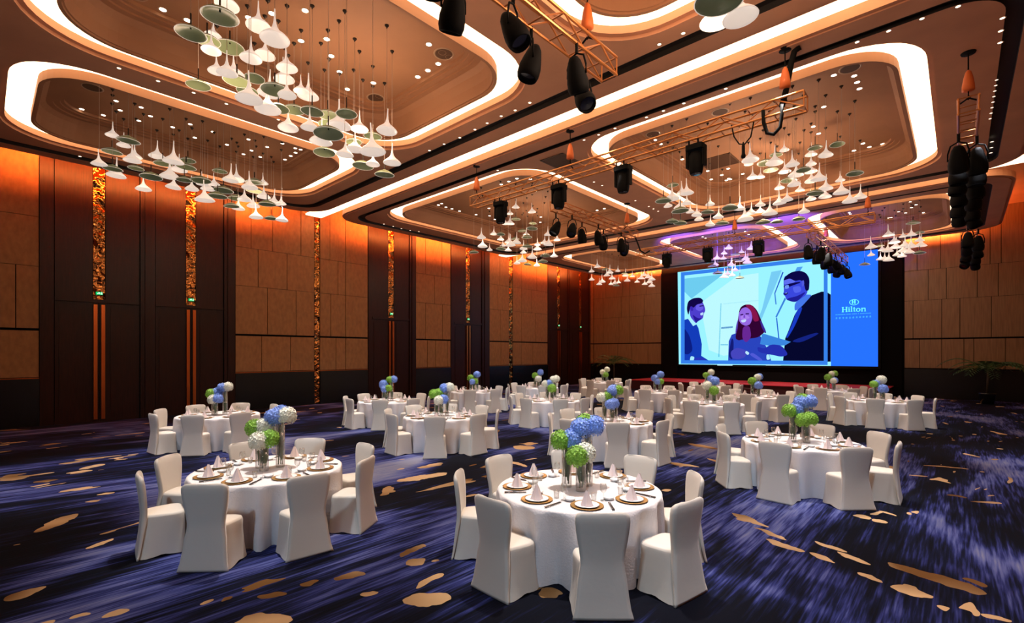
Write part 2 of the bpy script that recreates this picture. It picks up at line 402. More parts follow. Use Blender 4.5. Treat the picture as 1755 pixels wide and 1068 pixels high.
# doors with their jambs, transoms, long pulls
def door_bay(ya, yb, centres):
    # dark wood boards of the bay, each its own piece
    edges = [ya]
    for c in centres: edges += [c - 1.12, c + 1.12]
    edges.append(yb)
    for i in range(0, len(edges), 2):
        a, b2 = edges[i], edges[i + 1]
        if b2 - a < .1: continue
        MB().box(XL - .04, XL + .06, a + .005, b2 - .005, 0, ZTOP).obj('jamb', M_WOOD, wl)
        w = (b2 - a)
        if w > .4: MB().box(XL + .06, XL + .1, a + w * .3, b2 - w * .3, 0, ZTOP).obj('jamb_fillet', M_WOOD, wl)
DOORS = [(2.71, 'nearest tall dark double door on the left wall'), (5.39, 'second tall dark double door from the left'), (14.23, 'single dark double door between wall panels'),
         (19.54, 'dark double door beyond the middle panels'), (28.4, 'dark double door near the back left corner'), (31.15, 'last dark double door beside the back corner')]
door_bay(1.25, 6.92, [2.71, 5.39]); door_bay(12.9, 15.76, [14.23]); door_bay(18.19, 21.3, [19.54]); door_bay(27.1, 32.5, [28.4, 31.15])
for n, (yc, lab) in enumerate(DOORS):
    d = tag(link('door_%d' % (n + 1), None, None, (XL - .02, yc, 0)), lab, kind='structure')
    for s in (-1, 1):
        y0, y1 = sorted((s * .01, s * 1.1))
        lf = MB().box(-.02, .02, y0, y1, 0, 4.02).obj('leaf', M_WOOD, d)
        MB().box(.02, .035, min(s * .3, s * 1.0), max(s * .3, s * 1.0), .25, 3.85).obj('leaf_panel', M_WOOD, lf)
        MB().box(.04, .09, min(s * .05, s * .15), max(s * .05, s * .15), .08, 3.95).obj('pull', M_BRONZE, lf)
        MB().box(-.02, .03, *sorted((s * .17, s * 1.1)), 4.13, ZTOP).obj('transom_panel', M_WOOD, d)
    MB().box(-.02, .07, -1.1, 1.1, 4.02, 4.13).obj('lintel', M_WOOD, d)
    MB().box(-.02, .015, -.155, .155, 4.13, ZTOP).obj('crinkled_strip', M_CRINK, d)
    ex = thing('exit_sign', 'small green lit exit sign above the ' + lab.split(' on the')[0], 'exit sign', (XL + .0, yc, 4.27))
    ex.scale = (1, .6, .75)
    MB().box(0.0, .05, -.17, .17, 0, .17).obj('housing', M_BLACK, ex)
    e = MB().quad((.052, -.15, .02), (.052, .15, .02), (.052, .15, .15), (.052, -.15, .15)).obj('lit_face', M_EXIT, ex)
    MB().poly([(.054, -.1, .05), (.054, -.06, .05), (.054, -.02, .085), (.054, .03, .05), (.054, .06, .06), (.054, .01, .11), (.054, .05, .12), (.054, .0, .14), (.054, -.06, .11)]).obj('running_figure', emis('exit_white', (.7, 1, .8), 1.2), e)
    MB().poly([(.054, .08, .04), (.054, .13, .04), (.054, .13, .14), (.054, .08, .14)]).obj('door_symbol', emis('exit_white', (.7, 1, .8), 1.2), e)

# stage ------------------------------------------------------------
st = thing('stage', 'low stage with red carpet in front of the screen', 'stage')
MB().box(-16.2, -2.6, 28.9, YB - .06, .54, .57).obj('stage_top', M_RED, st)
MB().box(-16.15, -2.65, 28.95, YB - .06, 0, .54).obj('stage_skirt', M_REDD, st)
for i in range(2):
    MB().box(-9.8, -8.0, 28.9 - .3 * (i + 1), 28.95 - .3 * i, 0, .38 - .19 * i).obj('step', M_REDD, st)

# ------------------------------------------------------------------ LED screen
YS = YB - .28
sr = thing('led_screen', 'huge blue LED screen showing three people and a hotel logo', 'screen', (0, YS, 0))
def scol(n, c, s=1.): return emis('screen_' + n, lin(c), s)
def sp(pts, name, m, lay, parent=sr):
    """flat picture element from measured outline, on layer lay"""
    v = [on_y(x, y, YS) for x, y in pts]
    return MB().poly([(p.x, -.004 * lay, p.z) for p in v]).obj(name, m, parent)
a, b2 = on_y(1163, 624, YS), on_y(1505, 427.5, YS)
MB().box(a.x - .12, b2.x + .12, .01, .2, a.z - .12, b2.z + .06).obj('screen_housing', M_BLACK, sr)
TL, TM, TR = (1161.5, 466.5), (1424, 436.8), (1504.7, 427.3)
BLs, BM, BR = (1163.5, 624.5), (1424, 627.3), (1504.7, 628.5)
def lerp(u, v):   # picture coordinates of the left image, u right 0..1, v down 0..1
    x = 1163 + u * 261; t = 466.5 + u * (436.8 - 466.5); bt = 624.5 + u * (627.3 - 624.5)
    return (x, t + v * (bt - t))
bg = sp([TL, TM, BM, BLs], 'picture', scol('cyan', (150, 235, 255), 1.1), 0)
side = sp([TM, TR, BR, BM], 'side_panel', scol('blue', (36, 108, 255), 1.15), 0)
# pale structure of the room in the picture
for pts, c in (([(1171, 478), (1205, 474), (1240, 470), (1185, 512), (1171, 498)], (110, 205, 240)), ([(1200, 520), (1262, 474), (1300, 468), (1300, 600), (1240, 610), (1215, 600)], (190, 250, 255)),
               ([(1322, 466), (1340, 463), (1300, 560), (1290, 570), (1306, 530)], (120, 205, 245)), ([(1366, 458), (1376, 457), (1358, 486), (1352, 488)], (80, 160, 240)),
               ([(1341, 466), (1343, 467), (1328, 505), (1327, 503)], (30, 80, 200)), ([(1327, 503), (1329, 503), (1331, 522), (1329, 522)], (60, 130, 220)),
               ([(1345, 510), (1347, 513), (1331, 545), (1329, 543)], (60, 130, 220)), ([(1330, 545), (1332, 545), (1336, 582), (1334, 582)], (40, 100, 210)),
               ([(1235, 520), (1236.5, 520), (1233, 612), (1231, 612)], (100, 200, 235)), ([(1236, 561), (1256, 559), (1256, 562), (1236, 564)], (60, 130, 200)),
               ([(1235, 590), (1248, 590), (1248, 592), (1235, 592)], (100, 190, 235)), ([(1240, 520), (1300, 514), (1300, 516), (1240, 522)], (130, 210, 245))):
    sp(pts, 'backdrop_shape', scol('b%d_%d_%d' % c, c), 1, bg)
DK, NAVY, SUIT = (10, 8, 60), (16, 40, 150), (6, 8, 45)
def rounded(p, k=2):
    for _ in range(k):
        p = [q for (x0, y0), (x1, y1) in zip(p, p[1:] + p[:1]) for q in ((x0 * .8 + x1 * .2, y0 * .8 + y1 * .2), (x0 * .2 + x1 * .8, y0 * .2 + y1 * .8))]
    return p
def person(parts):
    for pts, n, c, l in parts:
        if n not in ('suit', 'sweater', 'blouse', 'tablet', 'eye', 'collar'): pts = rounded(pts)
        sp(pts, n, scol('p%d_%d_%d' % c, c), l, bg)
person([   # man at the left
 ([(1171, 549), (1181, 546), (1193, 555), (1197, 562), (1203, 590), (1202, 610), (1218, 620), (1171, 621)], 'sweater', (20, 60, 185), 2),
 ([(1171, 560), (1182, 575), (1188, 600), (1180, 608), (1171, 606)], 'sweater_fold', (12, 30, 130), 3),
 ([(1179, 546), (1183, 543), (1194, 556), (1188, 559)], 'collar', (170, 240, 255), 4),
 ([(1181, 524), (1186, 518), (1203, 515), (1208, 526), (1209, 533), (1206, 538), (1205, 546), (1196, 551), (1193, 555), (1183, 544)], 'face', (78, 62, 205), 3),
 ([(1200, 537), (1206, 535), (1205, 540), (1201, 541)], 'smile', (190, 220, 255), 5), ([(1199, 524), (1206, 523), (1206, 525), (1199, 526)], 'eye', (26, 10, 90), 5),
 ([(1194, 522), (1204, 520), (1206, 530), (1199, 534), (1192, 530)], 'cheek', (104, 92, 228), 4), ([(1186, 538), (1196, 546), (1204, 545), (1196, 551), (1193, 554)], 'jaw', (40, 24, 150), 4),
 ([(1177, 530), (1179, 517), (1188, 511), (1200, 510), (1206, 515), (1203, 520), (1194, 522), (1189, 528), (1183, 525), (1180, 542)], 'hair', (18, 6, 70), 4),
 ([(1182, 526), (1187, 525), (1189, 532), (1185, 534)], 'ear', (60, 40, 180), 5),
 ([(1184, 610), (1191, 612), (1188, 620), (1182, 619)], 'cuff', (170, 235, 255), 5),
 ([(1190, 613), (1204, 613), (1214, 619), (1189, 620)], 'hand', (40, 50, 185), 5)])
person([   # woman in the middle
 ([(1249, 585), (1254, 574), (1262, 571), (1298, 570), (1306, 580), (1316, 600), (1322, 619), (1248, 619)], 'blouse', (42, 68, 190), 2),
 ([(1248, 611), (1254, 578), (1258, 585), (1256, 618)], 'sleeve', (20, 28, 120), 3),
 ([(1260, 580), (1264, 560), (1265, 545), (1268, 528), (1276, 522), (1288, 522), (1298, 532), (1306, 552), (1312, 567), (1308, 572), (1300, 578), (1290, 580), (1272, 582), (1266, 584)], 'long_hair', (50, 4, 50), 3),
 ([(1276, 522), (1288, 522), (1297, 534), (1302, 550), (1292, 552), (1288, 535)], 'hair_light', (135, 20, 75), 4),
 ([(1273, 560), (1285, 558), (1288, 578), (1279, 588), (1272, 580)], 'neck', (105, 40, 150), 5),
 ([(1266, 538), (1271, 529), (1279, 526), (1287, 532), (1290, 545), (1286, 556), (1278, 559), (1270, 555), (1266, 548)], 'face', (150, 105, 228), 6),
 ([(1269, 549), (1280, 547), (1278, 552), (1272, 553)], 'smile', (200, 220, 255), 7),
 ([(1270, 541), (1280, 540), (1286, 545), (1280, 547), (1269, 548)], 'cheek', (172, 128, 240), 6.5), ([(1275, 540), (1277, 540), (1278, 545), (1274, 545)], 'nose', (120, 70, 205), 7),
 ([(1302, 548), (1306, 552), (1314, 570), (1311, 572), (1305, 560)], 'hair_strand', (60, 40, 150), 4), ([(1262, 556), (1266, 545), (1264, 566), (1260, 574)], 'hair_strand', (90, 60, 180), 4),
 ([(1269, 539), (1274, 538), (1274, 540), (1269, 541)], 'eye', (50, 10, 90), 7), ([(1278, 537), (1284, 537), (1284, 539), (1278, 539)], 'eye', (50, 10, 90), 7),
 ([(1252, 603), (1262, 596), (1273, 598), (1280, 602), (1278, 612), (1266, 616), (1254, 614)], 'hands', (70, 70, 190), 6),
 ([(1279, 601), (1285, 605), (1282, 609), (1277, 605)], 'watch', (190, 235, 255), 7),
 ([(1284, 608), (1290, 604), (1308, 617), (1304, 620)], 'forearm', (80, 90, 215), 6)])
person([   # man at the right with glasses
 ([(1346, 580), (1352, 566), (1362, 540), (1374, 520), (1392, 506), (1408, 500), (1416, 500), (1424, 505), (1424, 620), (1342, 621)], 'suit', SUIT, 8),
 ([(1347, 578), (1358, 556), (1364, 536), (1372, 526), (1376, 528), (1362, 560), (1350, 580)], 'lapel', (24, 60, 200), 9),
 ([(1354, 585), (1398, 570), (1405, 572), (1372, 588)], 'sleeve_light', (20, 35, 130), 9),
 ([(1362, 520), (1378, 505), (1388, 505), (1392, 506), (1372, 528), (1362, 534)], 'shirt', (70, 120, 235), 9),
 ([(1343, 480), (1346, 472), (1362, 474), (1376, 478), (1384, 492), (1384, 504), (1370, 514), (1364, 518), (1356, 516), (1348, 514), (1346, 508), (1342, 504), (1344, 500)], 'face', (58, 72, 222), 10),
 ([(1352, 511), (1366, 508), (1383, 499), (1372, 512), (1364, 518), (1356, 517), (1348, 514)], 'jaw', (30, 30, 150), 11),
 ([(1343.5, 503), (1352, 501), (1349, 505), (1345, 506)], 'mouth', (20, 8, 80), 12), ([(1345, 502.6), (1350, 501.6), (1348, 503.4)], 'teeth', (150, 190, 255), 13),
 ([(1345, 476), (1360, 478), (1364, 484), (1350, 487), (1344, 488)], 'brow', (96, 112, 240), 11), ([(1358, 492), (1372, 490), (1374, 500), (1362, 503)], 'cheek', (84, 100, 238), 11),
 ([(1345, 490), (1352, 488), (1353, 494), (1346, 496)], 'glasses_lens', (110, 150, 245), 14),
 ([(1342, 482), (1347, 473), (1358, 466), (1372, 464), (1382, 468), (1388, 478), (1387, 498), (1381, 499), (1378, 486), (1373, 480), (1362, 482), (1354, 477)], 'hair', (12, 8, 70), 12),
 ([(1374, 482), (1378, 480), (1379, 488), (1375, 493)], 'ear', (80, 90, 220), 13),
 ([(1343, 490), (1358, 485), (1372, 483), (1372, 485), (1358, 490), (1353, 492), (1344, 494)], 'glasses', (14, 8, 80), 13),
 ([(1306, 574), (1309, 572), (1356, 586), (1346, 592), (1326, 594), (1303, 590)], 'tablet', (60, 135, 225), 13),
 ([(1298, 594), (1310, 598), (1322, 590), (1340, 592), (1352, 608), (1340, 612), (1322, 608), (1300, 604)], 'hands', (36, 48, 175), 14),
 ([(1314, 608), (1318, 607), (1321, 616), (1314, 617)], 'cuff', (180, 240, 255), 14)])
# blue border line of the picture
bo = scol('border', (55, 130, 238))
def strip(p, q, r, s, n='border'): sp([lerp(*p), lerp(*q), lerp(*r), lerp(*s)], n, bo, 16, bg)
strip((.018, .008), (.98, .008), (.98, .045), (.018, .045)); strip((.018, .955), (.98, .955), (.98, .992), (.018, .992))
strip((.018, .04), (.042, .04), (.042, .96), (.018, .96)); strip((.955, .04), (.98, .04), (.98, .96), (.955, .96))
for x in (1230, 1313): sp([(x, 625.2), (x + 26, 625.4), (x + 26, 626.6), (x, 626.4)], 'caption_mark', scol('white', (200, 245, 255)), 16, bg)
# the logo on the side panel
LG = scol('logo', (110, 245, 255), 1.1)
def logo_pt(x, y): return (x, y)
def px(x, y): return (1420 + x / 17.8, 500 + y / 17.8)      # outlines read off an enlarged crop
def lp(pts, name='letter'): return sp([px(*p) for p in pts], name, LG, 3, side)
sl = -.05    # the lettering climbs slightly to the right with the wall
def bar(x0, x1, y0, y1, n='letter'): lp([(x0, y0 + sl * (x0 - 400)), (x1, y0 + sl * (x1 - 400)), (x1, y1 + sl * (x1 - 400)), (x0, y1 + sl * (x0 - 400))], n)
H0, H1 = 470, 632
for x0 in (418, 530): bar(x0, x0 + 40, H0, H1, 'letter_h')
for x0 in (405, 517):
    bar(x0, x0 + 66, H0, H0 + 16, 'letter_h'); bar(x0, x0 + 66, H1 - 16, H1, 'letter_h')
bar(455, 532, 542, 562, 'letter_h')
bar(612, 645, 520, H1 - 8, 'letter_i'); bar(598, 645, 520, 533, 'letter_i'); bar(600, 658, H1 - 18, H1 - 4, 'letter_i'); bar(612, 640, 478, 503, 'letter_i')
bar(685, 720, 466, H1 - 8, 'letter_l'); bar(672, 720, 466, 480, 'letter_l'); bar(673, 733, H1 - 18, H1 - 4, 'letter_l')
bar(765, 798, 490, H1 - 8, 'letter_t'); bar(748, 825, 522, 537, 'letter_t'); bar(765, 825, H1 - 24, H1 - 5, 'letter_t')
def oval(cx, cy, rx, ry, th, n, name, a0=0., a1=2 * pi):
    mb = MB(); q = []
    for rr in (1., th):
        l = []
        for i in range(n + 1):
            t = a0 + (a1 - a0) * i / n
            v = on_y(*px(cx + rx * (rr if name != 'letter_o' else (1 if rr == 1 else .52)) * cos(t), cy + ry * rr * sin(t) + sl * rx * rr * cos(t)), YS); l.append((v.x, -.012, v.z))
        q.append(l)
    return mb.loft(q, closed=False).obj(name, LG, side)
oval(905, 555, 72, 58, .62, 28, 'letter_o')
bar(1005, 1040, 525, H1 + 5, 'letter_n'); bar(990, 1040, 525, 538, 'letter_n'); bar(1098, 1132, 545, H1 + 5, 'letter_n'); bar(1035, 1125, 525, 552, 'letter_n')
bar(990, 1052, H1 - 8, H1 + 6, 'letter_n'); bar(1085, 1145, H1 - 8, H1 + 6, 'letter_n')
oval(780, 322, 150, 92, .82, 20, 'emblem_ring', R(50), R(310)); oval(780, 322, 150, 92, .82, 16, 'emblem_ring', R(-48), R(48))
for x0 in (712, 785): bar(x0, x0 + 42, 272, 388, 'emblem_letter')
bar(750, 790, 322, 342, 'emblem_letter')
LG2 = scol('logo_small', (80, 195, 255))
def sbar(x0, x1, y0, y1, n):
    sp([px(x0, y0 + sl * (x0 - 220)), px(x1, y0 + sl * (x1 - 220)), px(x1, y1 + sl * (x1 - 220)), px(x0, y1 + sl * (x0 - 220))], n, LG2, 3, side)
x = 218
for wlen in (9, 4, 5, 1, 10):                       # the illegible small line and its characters beneath
    for i in range(wlen):
        sbar(x, x + 9, 692, 722, 'small_letter'); sbar(x, x + 22, 700, 708, 'small_letter'); sbar(x + 15, x + 22, 692, 722, 'small_letter'); x += 34
    x += 26
for i in range(11):
    x0 = 215 + i * 103
    sbar(x0, x0 + 58, 796, 808, 'small_character'); sbar(x0 + 22, x0 + 34, 780, 838, 'small_character'); sbar(x0 + 4, x0 + 54, 824, 836, 'small_character')
    if i % 2: sbar(x0 + 2, x0 + 12, 800, 836, 'small_character')
# black masking frame round the screen
for x0, x1, z0, z1 in ((-15.72, a.x - .14, 0, 8.0), (b2.x + .14, -2.25, 0, 8.0)):
    tag(MB().box(x0, x1, YB - .16, YB - .02, z0, z1).obj('trim_1', M_DARK), kind='structure', label='black masking beside the screen')

# ------------------------------------------------------------------ chairs
def oblong(hx, hy, z, cy=0., e=4.0, n=28, hem=0.):
    p = []
    for k in range(n):
        a = 2 * pi * (k + .5) / n; ca, sa = cos(a), sin(a)
        q = (abs(ca) ** e + abs(sa) ** e) ** (-1 / e)
        p.append((hx * q * ca, cy + hy * q * sa, z + hem * (1 - abs(sin(2 * a)) ** .7)))
    return p
def waist(lp):
    # the cover is drawn in towards the back at seat height
    return [(x * (1 - .20 * min(z / .44, 1) ** 1.5 * min(max(-y + .06, 0) / .24, 1)), y, z) for x, y, z in lp]
# the chair faces +Y; one skirted cover with a waisted back, as stretch covers are
skirt = MB()
lv = [(.243, .250, .004, -.012, 8, .03), (.236, .243, .05, -.008, 7.5, .018), (.226, .232, .14, -.004, 7, .006), (.218, .225, .26, 0, 6, 0), (.214, .223, .36, .002, 5, 0), (.216, .224, .425, .003, 5, 0), (.212, .220, .445, .003, 5, 0)]
skirt.loft([waist(oblong(a * 1.06, b * .92, z, cy - .015, e, 36, h)) for a, b, z, cy, e, h in lv])
ME_SKIRT = skirt.mesh('skirt', M_COVER, True)
seat = MB().loft([waist(oblong(a * 1.06, b * .92, z, -.012, e, 36)) for a, b, z, e in ((.212, .220, .440, 5), (.205, .213, .460, 5), (.185, .193, .470, 4.5), (.12, .125, .478, 3), (.02, .02, .480, 2))], cap1=True)
ME_SEAT = seat.mesh('seat', M_COVER, True)
back = MB(); loops = []
def bloop(hw, z, cy, th, bow):
    p = []; n = 12
    for k in range(n + 1):
        u = -1 + 2 * k / n; p.append((hw * u, cy + th + bow * u * u, z))
    for k in range(n + 1):
        u = 1 - 2 * k / n; p.append((hw * u, cy - th * (1 - .15 * u * u) + bow * u * u, z))
    return p
for hw, z, cy, th, bow in ((.252, .006, -.266, .010, .004), (.246, .03, -.262, .011, .004), (.230, .09, -.250, .013, .004), (.215, .20, -.234, .016, .004), (.200, .34, -.219, .021, .007), (.182, .44, -.209, .025, .010), (.180, .50, -.210, .026, .014), (.190, .58, -.216, .026, .018), (.207, .67, -.225, .026, .022),
                           (.219, .76, -.236, .026, .026), (.226, .83, -.246, .026, .028), (.225, .875, -.252, .024, .028), (.214, .902, -.256, .018, .027), (.19, .918, -.258, .010, .025), (.12, .926, -.259, .004, .02)):
    loops.append(bloop(hw * 1.05, z, cy + .003, th, bow))
back.loft(loops, True, True)
ME_BACK = back.mesh('backrest', M_COVER, True)
hemline = MB().loft([oblong(.247, .257, .004, -.015, 7, 28, .035), oblong(.249, .259, .012, -.015, 7, 28, .035)])
SIDES = ['right', 'back right', 'far', 'back left', 'left', 'front left', 'near', 'front right']
def side_of(ang):
    """which side of its table, as seen in the photograph; ang is the world angle from the table centre"""
    a = (ang - math.atan2(-SA, CA)) % (2 * pi)
    return SIDES[int(round(a / (pi / 4))) % 8]
# ------------------------------------------------------------------ tables
def cloth_mesh(seed):
    rnd = random.Random(seed); n = 120; nf = 15
    ph = rnd.uniform(0, 6); am = [rnd.uniform(.55, 1.25) for _ in range(nf)]
    rings = []
    for r, z in ((.02, .764), (.5, .764), (.86, .763), (.905, .760), (.925, .748)): rings.append([(r * cos(2 * pi * j / n), r * sin(2 * pi * j / n), z) for j in range(n)])
    for z in (.70, .62, .5, .36, .2, .08, .006):
        k = (.748 - z) / .742; l = []
        for j in range(n):
            t = 2 * pi * j / n; u = (t * nf / (2 * pi) + .25 * sin(3 * t + ph)) % nf
            i = int(u); fr = u - i; a = am[i] * (1 - fr) + am[(i + 1) % nf] * fr
            r = .934 + .082 * (k ** .5) * a * (cos(2 * pi * u) - .62)
            l.append((r * cos(t), r * sin(t), z))
        rings.append(l)
    return MB().loft(rings, cap0=False).mesh('tablecloth', M_CLOTH, True)
CLOTHS = [cloth_mesh(i) for i in range(4)]
ME_TOP = MB().lathe([(.0, .735), (.90, .735), (.90, .76), (.0, .76)], 40).mesh('table_top', mat('plywood', (.3, .18, .09)))
ME_PED = MB().lathe([(.3, .0), (.3, .03), (.05, .06), (.05, .735)], 16).mesh('pedestal', M_BLACK)
# place settings
ME_CHARG = MB().lathe([(.0, .0), (.115, .0), (.16, .010), (.168, .014), (.160, .014), (.112, .005), (.0, .005)], 32).mesh('charger_plate', M_GOLD, True)
ME_PLATE = MB().lathe([(.0, .0), (.07, .0), (.115, .012), (.125, .017), (.117, .018), (.07, .006), (.0, .006)], 28).mesh('dinner_plate', M_PORC, True)
ME_BOWL = MB().lathe([(.0, .0), (.03, .0), (.05, .012), (.06, .032), (.055, .032), (.045, .014), (.0, .006)], 20).mesh('soup_bowl', M_PORC, True)
nk = MB()
for k in range(3):                                   # a standing napkin folded into a peaked fan
    a0 = k * 2 * pi / 3
    nk.poly([(.07 * cos(a0), .07 * sin(a0), 0), (.07 * cos(a0 + 1.1), .07 * sin(a0 + 1.1), 0), (.012 * cos(a0 + .5), .012 * sin(a0 + .5), .15)])
    nk.poly([(.07 * cos(a0 + 1.1), .07 * sin(a0 + 1.1), 0), (.045 * cos(a0 + 1.6), .045 * sin(a0 + 1.6), .0), (.012 * cos(a0 + .5), .012 * sin(a0 + .5), .15)])
    nk.poly([(.045 * cos(a0 + 1.6), .045 * sin(a0 + 1.6), .0), (.07 * cos(a0 + 2 * pi / 3), .07 * sin(a0 + 2 * pi / 3), 0), (.012 * cos(a0 + 2.5), .012 * sin(a0 + 2.5), .14)])
    nk.poly([(.045 * cos(a0 + 1.6), .045 * sin(a0 + 1.6), .0), (.012 * cos(a0 + 2.5), .012 * sin(a0 + 2.5), .14), (.012 * cos(a0 + .5), .012 * sin(a0 + .5), .15)])
ME_NAPK = nk.mesh('napkin', M_NAPK)
ME_STICK = MB().loft([[(x * .0035, -.12, z * .0035 + .006) for x, z in ((-1, -1), (1, -1), (1, 1), (-1, 1))], [(x * .005, .12, z * .005 + .006) for x, z in ((-1, -1), (1, -1), (1, 1), (-1, 1))]], True, True).mesh('chopstick', M_BLACKG)
ME_REST = MB().box(-.02, .02, -.008, .008, 0, .008).mesh('chopstick_rest', M_PORC)
ME_GBOWL = MB().lathe([(.004, .075), (.022, .085), (.034, .11), (.036, .14), (.030, .175), (.0285, .175), (.034, .14), (.032, .112), (.02, .088), (.001, .08)], 18).mesh('bowl', M_GLASS, True)
ME_GSTEM = MB().lathe([(.0, .0), (.032, .0), (.030, .004), (.005, .010), (.0035, .04), (.0045, .075)], 14).mesh('stem', M_GLASS, True)
ME_TUMB = MB().lathe([(.0, .0), (.026, .0), (.031, .08), (.0295, .08), (.0245, .005), (.0, .005)], 18).mesh('tumbler', M_GLASS, True)
# flowers
def floret_ball(seed, n=105):
    rnd = random.Random(seed); mb = MB(); ga = pi * (3 - 5 ** .5)
    for i in range(n):
        z = 1 - 1.75 * (i + .5) / n; rr = math.sqrt(max(0, 1 - z * z)); a = i * ga
        d = Vector((rr * cos(a), rr * sin(a), z)); q = d.to_track_quat('Z', 'Y') @ Matrix.Rotation(rnd.uniform(0, pi), 3, 'Z').to_quaternion()
        c = d * (.095 * rnd.uniform(.9, 1.06)); s = rnd.uniform(.017, .024)
        for k in range(4):
            t = k * pi / 2
            pts = [(0, 0, -.003), (s * .8 * cos(t - .55), s * .8 * sin(t - .55), .002), (s * 1.35 * cos(t), s * 1.35 * sin(t), .005), (s * .8 * cos(t + .55), s * .8 * sin(t + .55), .002)]
            mb.poly([tuple(c + q @ Vector(p)) for p in pts])
    mb.lathe([(.0, -.07), (.05, -.06), (.078, -.02), (.082, .02), (.06, .06), (.0, .083)], 12)
    return mb.mesh('bloom', M_HG)
BALLS = [floret_ball(1), floret_ball(2)]
def leaf_bundle(h, seed):
    rnd = random.Random(seed); mb = MB()
    for i in range(16):
        a = rnd.uniform(0, 2 * pi); r = rnd.uniform(.012, .040); z0 = rnd.uniform(.05, h * .45); z1 = h * rnd.uniform(.85, 1.02); w = rnd.uniform(.018, .030)
        tx, ty = -sin(a), cos(a); x, y = r * cos(a), r * sin(a); lo = []
        for k in range(6):
            t = k / 5; ww = w * sin(pi * (.08 + .84 * t)); z = z0 + (z1 - z0) * t; b = 1 + .12 * sin(pi * t)
            lo.append([(x * b + tx * ww, y * b + ty * ww, z), (x * b * 1.15, y * b * 1.15, z), (x * b - tx * ww, y * b - ty * ww, z)])
        mb.loft(lo, closed=False)
    return mb.mesh('leaf_bundle', M_LEAF, True)
VH = {'short': .30, 'middle': .44, 'tall': .58}
LEAFB = {k: leaf_bundle(h, 3) for k, h in VH.items()}
ME_VASE = {k: MB().lathe([(.0, .0), (.056, .0), (.058, .004), (.058, h), (.055, h), (.055, .012), (.0, .010)], 24).mesh('vase', M_GLASS, True) for k, h in VH.items()}
ME_STEM = {k: MB().tube([(0, 0, .02), (.006, .004, h * .5), (0, 0, h + .03)], .006, 6).mesh('flower_stem', M_LEAF, True) for k, h in VH.items()}
TONE = {'g': M_HG, 'b': M_HB, 'w': M_HW}; TNAME = {'g': 'green', 'b': 'blue', 'w': 'white'}
BOUQ = [('gb', 'bbg', 'gw'), ('gw', 'bwb', 'wg'), ('gb', 'bbg', 'gg'), ('gb', 'bw', 'wb'), ('gg', 'bw', 'wb'), ('b', 'gb', 'bg'), ('wg', 'bgb', 'bb'), ('wb', 'ww', 'g'), ('g', 'b', 'w'), ('w', 'w', 'g'),
        ('g', 'b', 'bg'), ('b', 'b', 'bg'), ('w', 'b', 'g'), ('g', 'wb', 'b'), ('g', 'wg', 'wb'), ('gb', 'w', 'b'), ('g', 'w', 'b')]
